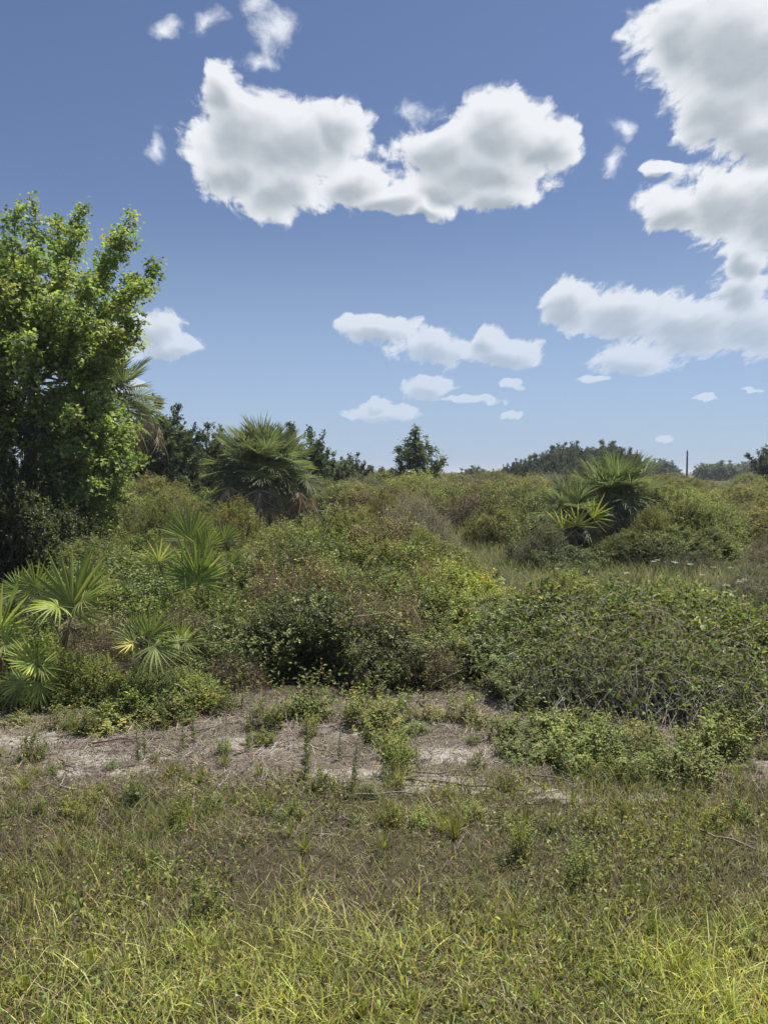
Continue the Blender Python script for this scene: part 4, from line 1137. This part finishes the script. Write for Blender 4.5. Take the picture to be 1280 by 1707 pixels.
for i in range(26):
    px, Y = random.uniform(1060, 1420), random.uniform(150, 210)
    tree_at(oakm[i % 3], px, random.uniform(763, 776), Y, 4.6, 1.7, label='hazy tree in the far tree line at the right', group='far tree line at the right', tint_=(1.4, 1.5, 1.8))  # pale blue tint puts distance haze into the leaf colour
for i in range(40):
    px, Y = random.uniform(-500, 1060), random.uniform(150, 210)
    tree_at(oakm[i % 3], px, random.uniform(778, 784), Y, 4.6, 1.9, label='low tree of the far horizon line behind the scrub', group='far horizon tree line', tint_=(1.4, 1.5, 1.8))  # haze painted in by the same bluish tint

# utility pole
pp = on_ground(1143, 120)
root = empty('utility_pole', pp)
tag(root, 'thin bare utility pole standing above the far tree line', 'pole')
hz = at(1143, 752, 120).z - pp.z
g = Geo()
tubes(g, np.array([[(0, 0, -0.2), (0, 0, hz / 2), (0, 0, hz)]]), 0.17, 0.12, (0.13, 0.11, 0.10), 10)
obj('post', g.mesh('post', True), M_WOOD, root)
g = Geo()
tubes(g, np.array([[(0, 0, hz), (0, 0, hz + 0.1), (0, 0, hz + 0.22)]]), 0.05, 0.04, (0.3, 0.3, 0.3), 8)
obj('insulator', g.mesh('insulator', True), M_WOOD, root)

# ------------------------------------------------------------------ ground cover


def blade_field(n, xr, yr, keep, hgt, wid, palette_fn, lean=0.5, m=4, flat=False, zoff=0.0, curve=0.5):
    """Scatter n blades over a rectangle, keep(x,y) gives the chance to stay. Width grows with distance range given as real size."""
    y = R.uniform(*yr, n)
    x = R.uniform(-1, 1, n) * (xr[0] + (xr[1] - xr[0]) * (y - yr[0]) / (yr[1] - yr[0]))
    k_ = R.random(n) < keep(x, y)
    x, y = x[k_], y[k_]
    n = len(x)
    z = ground_z(x, y) + zoff
    az = R.random(n) * 2 * PI
    h = hgt(x, y, n)
    t = np.linspace(0, 1, m)[None, :, None]
    o = np.stack([np.cos(az), np.sin(az), 0 * az], 1)
    if flat:
        rise = np.abs(R.normal(size=n)) * 0.22
        d = nrm(np.stack([o[:, 0], o[:, 1], rise], 1))
        b = R.normal(size=(n, 3)) * [0.25, 0.25, 0.03]
        P = np.stack([x, y, z], 1)[:, None] + d[:, None] * (h[:, None, None] * t) + b[:, None] * (h[:, None, None] * (t ** 2 - t))
        P[..., 2] = np.maximum(P[..., 2], ground_z(P[..., 0], P[..., 1]) + 0.003)
        N = nrm(np.cross(d, [0, 0, 1.0]) + [0, 0, 0] + R.normal(size=(n, 3)) * 0.4)
    else:
        ln = np.abs(R.normal(size=n)) * lean
        d = nrm(np.stack([o[:, 0] * ln, o[:, 1] * ln, np.ones(n)], 1))
        b = o * (np.abs(R.normal(size=n)) * curve)[:, None] + np.array([0, 0, -0.25]) * curve
        P = np.stack([x, y, z], 1)[:, None] + d[:, None] * (h[:, None, None] * t) + b[:, None] * (h[:, None, None] * t ** 2.2)
        a2 = az + PI / 2 + R.normal(size=n) * 0.7
        N = np.stack([np.cos(a2), np.sin(a2), 0 * a2], 1)
    return P, wid(n), N, palette_fn(x, y, n)


GREENG = [(0.37, 0.39, 0.085), (0.44, 0.445, 0.12), (0.28, 0.315, 0.065), (0.54, 0.52, 0.22)]
OLIVEG = [(0.19, 0.195, 0.06), (0.13, 0.145, 0.045), (0.26, 0.25, 0.09), (0.15, 0.175, 0.055)]
STRAW = [(0.33, 0.29, 0.22), (0.26, 0.22, 0.17), (0.40, 0.36, 0.29), (0.20, 0.165, 0.13)]
BROWN = [(0.13, 0.10, 0.075), (0.18, 0.145, 0.105), (0.08, 0.06, 0.05), (0.27, 0.23, 0.17)]


def blend_pal(a, b, f):
    n = len(f)
    A, B = cols(n, a, jit=0.28), cols(n, b, jit=0.28)
    return np.where((R.random(n) < f)[:, None], A, B)


def patch(x, y, s, seed):
    return np.clip((fbm(x * s, y * s, seed) - 0.5) * 4 + 0.5, 0, 1)


def to_obj(name, parts, mat, label, cat, kind='stuff'):
    g = Geo()
    for P, W, N, C in parts:
        ribbons(g, P, W, N, C)
    o = obj(name, g.mesh(name), mat)
    tag(o, label, cat, kind=kind)
    return o


front = lambda y: np.clip((3.15 - y) / 0.7, 0, 1)


def near_green(x, y):
    return np.clip(np.clip((3.02 + (fbm(x * 0.8, y * 0.8, 41) - 0.5) * 1.3 - y) / 0.55, 0, 1), 0, 1)


# bright verge grass along the bottom of the picture
lush = lambda x, y: near_green(x, y) * (0.35 + 0.65 * patch(x, y, 3.0, 52))
P1 = blade_field(118000, (2.3, 3.0), (1.5, 3.6), lush, lambda x, y, n: (0.022 + 0.072 * R.random(n) ** 2.4) * (0.6 + 0.8 * patch(x, y, 2.0, 53)), lambda n: 0.0025 + 0.0023 * R.random(n),
                 lambda x, y, n: blend_pal(GREENG, OLIVEG, 0.55 + 0.45 * patch(x, y, 2.2, 55)), 0.5, 4, curve=0.6)
P2 = blade_field(42000, (2.3, 3.0), (1.5, 3.7), lambda x, y: 0.4 + 0.6 * near_green(x, y), lambda x, y, n: 0.02 + 0.05 * R.random(n), lambda n: 0.002 + 0.002 * R.random(n),
                 lambda x, y, n: blend_pal(STRAW, OLIVEG, 0.25 + 0.3 * patch(x, y, 4, 57)), 0.9, 4)
to_obj('grass', [P1, P2], M_GRASS, 'bright yellow green verge grass along the bottom of the picture', 'grass')
# short dull weeds and dry stems between the verge and the sandy strip
mid = lambda x, y: np.clip(1.05 - strip(x, y), 0, 1) * (1 - 0.7 * near_green(x, y)) * (0.3 + 0.7 * patch(x, y, 2.4, 61))
P1 = blade_field(88000, (2.8, 3.6), (2.4, 4.9), mid, lambda x, y, n: (0.02 + 0.085 * R.random(n) ** 2) * (0.5 + patch(x, y, 3.2, 62)), lambda n: 0.0026 + 0.003 * R.random(n),
                 lambda x, y, n: blend_pal(OLIVEG, BROWN, 0.3 + 0.65 * patch(x, y, 2.2, 63)), 0.5, 4)
P2 = blade_field(52000, (2.8, 3.6), (2.3, 4.9), lambda x, y: np.clip(1.1 - strip(x, y), 0, 1) * (1 - 0.6 * near_green(x, y)), lambda x, y, n: 0.015 + 0.045 * R.random(n), lambda n: 0.0018 + 0.0016 * R.random(n),
                 lambda x, y, n: blend_pal(STRAW, BROWN, 0.35 + 0.3 * patch(x, y, 3, 65)), 1.3, 4)
to_obj('weed_cover', [P1, P2], M_GRASS, 'short dull green weeds and brown stems between verge and sand', 'weeds')
# straw and stalks lying on the sandy strip
litter_keep = lambda x, y: np.clip(strip(x, y) * 1.2 + 0.16, 0, 1) * (1 - 0.5 * np.clip(sandy(x, y) * 1.3, 0, 1)) * (0.35 + 0.65 * patch(x, y, 2.2, 71))
P1 = blade_field(108000, (2.9, 4.2), (3.4, 6.3), litter_keep, lambda x, y, n: 0.03 + 0.12 * R.random(n) ** 1.6, lambda n: 0.0024 + 0.003 * R.random(n),
                 lambda x, y, n: cols(n, [(0.26, 0.222, 0.19), (0.18, 0.15, 0.13), (0.35, 0.31, 0.275), (0.09, 0.07, 0.06), (0.24, 0.19, 0.135), (0.13, 0.105, 0.09)]), flat=True, m=4)
P2 = blade_field(16000, (2.6, 3.9), (3.7, 5.9), lambda x, y: strip(x, y) * patch(x, y, 1.8, 73) * (1 - 0.8 * sandy(x, y)), lambda x, y, n: 0.03 + 0.09 * R.random(n), lambda n: 0.0018 + 0.002 * R.random(n),
                 lambda x, y, n: blend_pal(STRAW, [(0.30, 0.27, 0.14), (0.22, 0.21, 0.09)], 0.5 + 0.3 * patch(x, y, 3, 75)), 0.9, 4)
to_obj('straw_litter', [P1, P2], M_DRY, 'pale dry straw lying over the sandy strip before the bushes', 'straw')
# meadow beyond the brambles
mk = lambda x, y: np.clip((x - 0.35 - 0.0 * y) / 0.8, 0, 1) * (0.55 + 0.45 * patch(x, y, 1.0, 81))
P1 = blade_field(78000, (5.5, 11), (6.8, 17.5), mk, lambda x, y, n: 0.10 + 0.26 * R.random(n), lambda n: 0.004 + 0.004 * R.random(n),
                 lambda x, y, n: blend_pal([(0.15, 0.185, 0.085), (0.13, 0.165, 0.08), (0.19, 0.215, 0.11)], [(0.22, 0.21, 0.15), (0.27, 0.255, 0.19)], 0.5 + 0.4 * patch(x, y, 0.7, 83) - 0.25 * (x > 4.6)), 0.3, 4, curve=0.4)
to_obj('meadow_grass', [P1], M_GRASS, 'tall grey green meadow grass between the brambles and the palms', 'grass')
# rough grass under the far scrub so that no bare soil shows
P1 = blade_field(41000, (11, 36), (17.5, 60), lambda x, y: 0.9 + 0 * x, lambda x, y, n: 0.2 + 0.4 * R.random(n), lambda n: 0.012 + 0.016 * R.random(n),
                 lambda x, y, n: blend_pal(OLIVEG, [(0.22, 0.20, 0.12)], 0.7 + 0 * x), 0.4, 3)
to_obj('rough_grass', [P1], M_GRASS, 'rough olive grass filling the gaps below the far scrub', 'grass')
# leaf litter and undergrowth beneath the bushes
g = Geo()
n = 20000
y = R.uniform(5.3, 9.5, n)
x = R.uniform(-0.62, 0.62, n) * y
k_ = R.random(n) < 0.5 + 0.5 * patch(x, y, 2, 91)
x, y = x[k_], y[k_]
n = len(x)
leaves(g, np.stack([x, y, ground_z(x, y) + 0.02 + 0.22 * R.random(n) ** 2], 1), rdir(n, 0.2), rdir(n, 1.5), 0.02 + 0.025 * R.random(n), 0.012 + 0.012 * R.random(n),
       blend_pal(DARK, [(0.10, 0.075, 0.05), (0.14, 0.11, 0.08)], 0.5 + 0 * x))
tag(obj('undergrowth', g.mesh('undergrowth'), M_LEAF), 'low leafy undergrowth and dead leaves beneath the bushes', 'undergrowth', kind='stuff')
# small broad leaves scattered through the weeds
g = Geo()
n = 42000
y = R.uniform(2.0, 5.4, n)
x = R.uniform(-0.62, 0.62, n) * y
k_ = R.random(n) < np.clip(patch(x, y, 2.6, 93) * 1.1 - 0.35, 0, 1) * (1 - 0.9 * np.clip(strip(x, y) * 1.0 + sandy(x, y), 0, 1)) * (1 - 0.5 * near_green(x, y))
x, y = x[k_], y[k_]
n = len(x)
leaves(g, np.stack([x, y, ground_z(x, y) + 0.01 + 0.07 * R.random(n)], 1), rdir(n, 0.3), rdir(n, 1.3), 0.010 + 0.016 * R.random(n), 0.006 + 0.009 * R.random(n),
       blend_pal(BRIGHT, OLIVEG, 0.4 + 0 * x))
tag(obj('low_weeds', g.mesh('low_weeds'), M_LEAF), 'tiny broad leaved weeds sprinkled through the dull turf', 'weeds', kind='stuff')

# ------------------------------------------------------------------ small plants standing apart


def tuft_mesh(n, h, w, pal, lean=0.5):
    g = Geo()
    az = R.random(n) * 2 * PI
    o = np.stack([np.cos(az), np.sin(az), 0 * az], 1)
    t = np.linspace(0, 1, 6)[None, :, None]
    hh = h * (0.5 + 0.5 * R.random(n))
    l = np.abs(R.normal(size=n)) * lean
    d = nrm(o * l[:, None] + [0, 0, 1])
    P = o[:, None] * 0.02 * R.random((n, 1, 1)) + d[:, None] * hh[:, None, None] * t + (o * 0.4 + [0, 0, -0.2])[:, None] * (hh * l)[:, None, None] * t ** 2
    a2 = az + PI / 2
    ribbons(g, P, np.full(n, w) * (0.7 + 0.6 * R.random(n)), np.stack([np.cos(a2), np.sin(a2), 0 * a2], 1), cols(n, pal))
    return g.mesh('blades')


TUFT = [tuft_mesh(70, 0.22, 0.005, [(0.22, 0.22, 0.07), (0.28, 0.26, 0.11), (0.16, 0.18, 0.06)]) for _ in range(3)]
TUFTG = [tuft_mesh(46, 0.24, 0.0075, [(0.22, 0.27, 0.05), (0.27, 0.30, 0.07), (0.32, 0.33, 0.10)], 0.55) for _ in range(3)]


def tuft(px, py, s, label, group=None, src=TUFT, t_=(1, 1, 1)):
    o = obj('grass_tuft', random.choice(src), M_GRASS)
    o.location = foot(px, py)
    o.rotation_euler = (0, 0, random.uniform(0, 6.28))
    o.scale = (s, s, s)
    o.color = tuple(t_) + (1,)
    return tag(o, label, 'grass tuft', group)


tuft(667, 1302, 0.75, 'yellowish grass tuft standing alone on the bare sand')
for px, py, s in ((530, 1625, 1.1), (135, 1612, 1.0), (200, 1610, 0.9), (20, 1640, 1.0), (690, 1690, 1.1), (780, 1690, 0.9), (900, 1680, 0.9), (1240, 1690, 0.9), (400, 1660, 0.8), (300, 1690, 0.8), (60, 1700, 0.9), (600, 1700, 0.8), (1010, 1640, .8), (1130, 1700, .8)):
    tuft(px, py, s * 0.42, 'long bladed bright green tuft in the verge grass', 'bright tufts in the verge', TUFTG)
for px, py, s in ((760, 1400, 1.0), (740, 1390, 0.9), (880, 1380, 1.0), (925, 1385, 0.8), (330, 1300, 0.8), (280, 1290, 0.9), (430, 1290, 0.8), (960, 1340, 0.7), (1170, 1290, 0.9), (1210, 1260, 0.9), (1240, 1300, 0.9), (370, 1275, 0.8), (30, 1320, 0.9), (1060, 1500, 0.8), (860, 1560, 0.8), (1100, 1560, 0.9), (640, 1420, 0.8), (505, 1420, 0.8), (480, 1400, 0.7), (1150, 1620, 0.9), (90, 1420, 0.8), (240, 1430, 0.8)):
    tuft(px, py, s * 0.7, 'dull grass tuft among the weeds near the sandy strip', 'dull grass tufts', TUFT, (0.8, 0.85, 0.75))

# leafy herbs along the foot of the bushes
herbs = [(95, 1210), (130, 1222), (150, 1215), (180, 1212), (225, 1192), (268, 1200), (272, 1170), (300, 1195), (330, 1180), (440, 1215), (430, 1228), (462, 1198), (490, 1192), (518, 1190), (505, 1180), (590, 1195), (612, 1205), (655, 1200), (690, 1215), (720, 1200), (652, 1252), (664, 1262), (640, 1225), (1180, 1280), (1220, 1265), (950, 1275), (1000, 1290), (1150, 1300), (845, 1225), (870, 1238), (850, 1250), (905, 1225), (930, 1215), (960, 1240), (990, 1225), (1010, 1262), (1045, 1250), (1075, 1240), (1100, 1285), (1150, 1240), (1190, 1255), (1240, 1235), (20, 1212), (375, 1188), (770, 1200), (800, 1205), (305, 1150), (140, 1160), (1045, 1290), (880, 1262)]
WHERE = lambda px: 'at the foot of the saw palmetto thicket' if px < 420 else 'at the foot of the central mound of bushes' if px < 830 else 'at the foot of the bramble bank'
for px, py in herbs:
    s = random.uniform(0.55, 1.15)
    bush('herb', foot(px, py + random.uniform(-6, 6)), 0.36 * s, 0.26 * s * random.uniform(0.6, 1.35) * (0.6 if py > 1222 and px < 830 else 0.72), 'weed', 'leafy light green weed ' + WHERE(px), 'weeds ' + WHERE(px), tint(random.uniform(0.75, 1.0), random.uniform(-0.08, 0.1)), cat='weed', tilt=0.25)
for px, py, s, lb in ((660, 1285, 0.75, 'dark leafy seedling cluster on the sand left of the tall bare patch'), (45, 1270, 0.6, 'lone leafy weed on the straw at the far left'), (870, 1435, 0.5, 'blue green leafy weed on the turf below the sandy patch'), (975, 1480, 0.55, 'pale yellow green upright weed on the turf at the right'),
                      (85, 1600, .0, ''), (335, 1525, 0.55, 'yellowish broad leaved weed in the turf at the lower left'), (630, 1255, 0.0, '')):
    if s:
        bush('herb', foot(px, py), 0.30 * s, 0.34 * s, 'weed', lb, None, tint(0.95), cat='weed')
# seedlings dotted over the strip and the turf
for i in range(80):
    px, py = random.uniform(-40, 1320), random.uniform(1215, 1385)
    if px < 820 and py < 1330 and random.random() < 0.35:
        continue
    s = random.uniform(0.18, 0.42)
    bush('herb', foot(px, py), 0.34 * s, 0.30 * s * random.uniform(0.6, 1.3), 'seedling', 'small leafy seedling dotted over the ' + ('dry sandy strip' if py < 1325 else 'dull turf'), 'seedlings on the ' + ('dry sandy strip' if py < 1325 else 'dull turf'), tint(random.uniform(0.65, 1.05), random.uniform(-0.1, 0.15)), cat='weed', tilt=0.3)
# feathery upright weeds
g = Geo()
n = 170
t = R.random(n)
az = np.arange(n) * 2.4
P = np.stack([0 * t, 0 * t, 0.03 + 0.33 * t], 1)
D = np.stack([np.cos(az), np.sin(az), 0.7 + 0 * t], 1)
leaves(g, P, D, rdir(n, 1), 0.045 * (1.15 - 0.7 * t), 0.004 + 0 * t, cols(n, [(0.15, 0.18, 0.085), (0.19, 0.215, 0.11)]), kind='narrow')
fm = g.mesh('foliage')
g = Geo()
tubes(g, np.array([[(0, 0, 0), (0.004, 0, 0.18), (0, 0.004, 0.37)]]), 0.003, 0.0015, (0.14, 0.14, 0.07), 4)
sm = g.mesh('stem')
for px, py, s in ((505, 1300, 1.25), (512, 1280, 1.1), (590, 1315, 0.9), (565, 1262, 0.7), (585, 1330, 0.7), (275, 1205, 1.3), (268, 1230, 1.0), (700, 1290, 0.6), (225, 1275, 1.0), (235, 1260, 0.8), (410, 1250, 0.9), (300, 1250, 0.9), (320, 1240, 1.0)):
    r_ = empty('feathery_weed', foot(px, py), (random.uniform(-.1, .1), random.uniform(-.1, .1), random.uniform(0, 6)))
    r_.scale = (s * 0.72, s * 0.72, s * 0.72)
    tag(r_, 'feathery blue green weed standing upright on the dry strip', 'weed', 'feathery weeds on the dry strip')
    obj('foliage', fm, M_LEAF, r_)
    obj('stem', sm, M_LEAF, r_)

# fallen sticks on the sand
for i, (px, py, L, a) in enumerate(((800, 1312, 0.5, -0.25), (745, 1288, 0.35, 0.1), (700, 1305, 0.3, -0.2), (710, 1262, 0.3, 0.8), (105, 1282, 0.22, -0.9), (95, 1310, 0.2, -1.2), (640, 1330, 0.3, 0.1), (450, 1240, 0.3, 0.5), (870, 1345, 0.25, 0.2), (930, 1300, 0.25, -0.4), (540, 1250, 0.3, -0.7), (190, 1240, 0.25, 0.4), (360, 1215, 0.35, 0.6), (1180, 1330, 0.3, 0.7), (1060, 1545, 0.3, 1.0), (1240, 1420, 0.3, -0.8))):
    c = foot(px, py)
    g = Geo()
    t = np.linspace(-0.5, 0.5, 6)
    P = np.stack([t * L * math.cos(a), t * L * math.sin(a), 0.022 + R.normal(size=6) * 0.006], 1) + R.normal(size=(6, 3)) * [0.008, 0.008, 0]
    tubes(g, P[None], 0.006, 0.003, cols(1, [(0.12, 0.095, 0.08), (0.20, 0.17, 0.14)]), 5)
    q = P[3] + np.array([[0, 0, 0], [0.06 * math.cos(a + 0.7), 0.06 * math.sin(a + 0.7), 0.02]])
    tubes(g, q[None], 0.003, 0.0015, (0.15, 0.12, 0.1), 4)
    o = obj('fallen_stick', g.mesh('fallen_stick', True), M_WOOD)
    o.location = c
    tag(o, 'dark crooked stick lying on the dry ground before the bushes', 'stick', 'fallen sticks on the dry ground')

# white wildflowers in the meadow
g = Geo()
tubes(g, np.array([[(0, 0, 0), (0.01, 0.0, 0.3), (0, 0.01, 0.6)]]), 0.004, 0.002, (0.12, 0.15, 0.06), 4)
fs = g.mesh('stem')
g = Geo()
n = 46
a = np.arange(n) * 2.4
rr = 0.042 * np.sqrt((np.arange(n) + 0.5) / n)
P = np.stack([rr * np.cos(a), rr * np.sin(a), 0.6 + 0.02 - 9 * rr ** 2 + R.normal(size=n) * 0.012], 1)
leaves(g, P, rdir(n, 0.3), rdir(n, 3), 0.016, 0.012, cols(n, [(0.55, 0.56, 0.47), (0.42, 0.45, 0.34)]))
fh = g.mesh('flower_head')
for px, py, Y in ((1130, 940, 12), (1097, 942, 12.4), (1090, 950, 12.2), (1150, 946, 11.8), (1152, 952, 11.9), (1172, 985, 10.4), (1214, 975, 9.4), (1232, 968, 9.0), (1210, 988, 9.0), (1218, 992, 8.6), (1240, 966, 9.2), (1190, 948, 11.5), (1220, 946, 11.4), (1125, 945, 12.1), (885, 970, 9.5), (835, 965, 10), (930, 955, 11), (1048, 958, 10.6)):
    p = on_ground(px, Y)
    h = max(0.25, at(px, py, Y).z - p.z)
    r_ = empty('wildflower', p, (random.uniform(-.1, .1), random.uniform(-.1, .1), random.uniform(0, 6)))
    r_.scale = (1, 1, h / 0.62)
    tag(r_, 'flat white wildflower head on a thin stalk in the meadow', 'flower', 'white wildflowers in the meadow')
    obj('stem', fs, M_LEAF, r_)
    o = obj('flower_head', fh, M_DRY, r_)

# pale trailing vines over the mound, dead branch in the brambles
for pts, Y, c, lb, nm in (
    ([(590, 1028), (640, 1022), (672, 1035), (690, 1060), (697, 1082)], 6.0, (0.30, 0.29, 0.14), 'pale trailing vine arching over the dark face of the mound', 'trailing_vine'),
    ([(688, 1010), (699, 1040), (700, 1062), (697, 1085)], 5.95, (0.34, 0.34, 0.14), 'yellow green vine stem hanging down the middle of the mound', 'trailing_vine'),
    ([(1224, 1240), (1226, 1205), (1220, 1175), (1212, 1160)], 5.0, (0.42, 0.40, 0.37), 'bleached dead branch upright in the brambles at the right', 'dead_branch'),
    ([(1082, 1160), (1081, 1120)], 5.2, (0.36, 0.26, 0.18), 'straight tan dead stalk in the middle of the brambles', 'dead_branch'),
    ([(540, 900), (541, 870), (548, 848), (556, 838)], 8.0, (0.34, 0.33, 0.26), 'pale bare sapling stem below the large cabbage palm', 'dead_branch'),
    ([(1040, 1095), (1070, 1085), (1095, 1070)], 5.4, (0.40, 0.37, 0.33), 'long grey cane slanting across the brambles', 'dead_branch'),
    ([(290, 1140), (310, 1150), (325, 1162), (332, 1172)], 5.3, (0.42, 0.38, 0.34), 'bleached forked branch beside the skirted palmetto', 'dead_branch')):
    g = Geo()
    W_ = np.array([tuple(at(px, py, Y + random.uniform(-0.06, 0.06))) for px, py in pts])
    q = np.linspace(0, len(W_) - 1, 9)
    Q = np.stack([np.interp(q, np.arange(len(W_)), W_[:, i]) for i in range(3)], 1)
    o0 = Q[0].copy()
    Q -= o0
    Q[1:-1] += R.normal(size=(7, 3)) * 0.008
    r = 0.004 if nm == 'trailing_vine' else 0.006
    tubes(g, Q[None], r, r * 0.5, c, 5)
    if nm == 'dead_branch':
        for i in (3, 5, 6):
            d = rdir(1, 0.5)[0] * 0.14
            tubes(g, np.stack([Q[i], Q[i] + d * 0.5, Q[i] + d + [0, 0, 0.02]])[None], 0.0035, 0.0015, c, 4)
    o = obj(nm, g.mesh(nm, True), M_DRY)
    o.location = o0
    tag(o, lb, 'branch' if nm == 'dead_branch' else 'vine')

# ------------------------------------------------------------------ summer haze in the air
bpy_box = Geo()
x0, x1, y0, y1, z0, z1 = -3800, 3800, -520, 6600, -1.4, 9.0
V = [(x, y, z) for z in (z0, z1) for y in (y0, y1) for x in (x0, x1)]
bpy_box.add(V, [np.array([(0, 2, 3, 1), (4, 5, 7, 6), (0, 1, 5, 4), (2, 6, 7, 3), (0, 4, 6, 2), (1, 3, 7, 5)])], (1, 1, 1))
m = bpy.data.materials.new('haze_air')
m.use_nodes = True
m.node_tree.nodes.clear()
k = NT(m.node_tree)
pv = k.add('ShaderNodeVolumePrincipled', {'Color': (0.86, 0.92, 1.0, 1), 'Density': 0.0006, 'Anisotropy': 0.0})
om = k.add('ShaderNodeOutputMaterial')
m.node_tree.links.new(pv.outputs[0], om.inputs['Volume'])
tag(obj('haze', bpy_box.mesh('haze'), m), 'thin humid haze lying over the whole scrub', 'haze', kind='stuff')
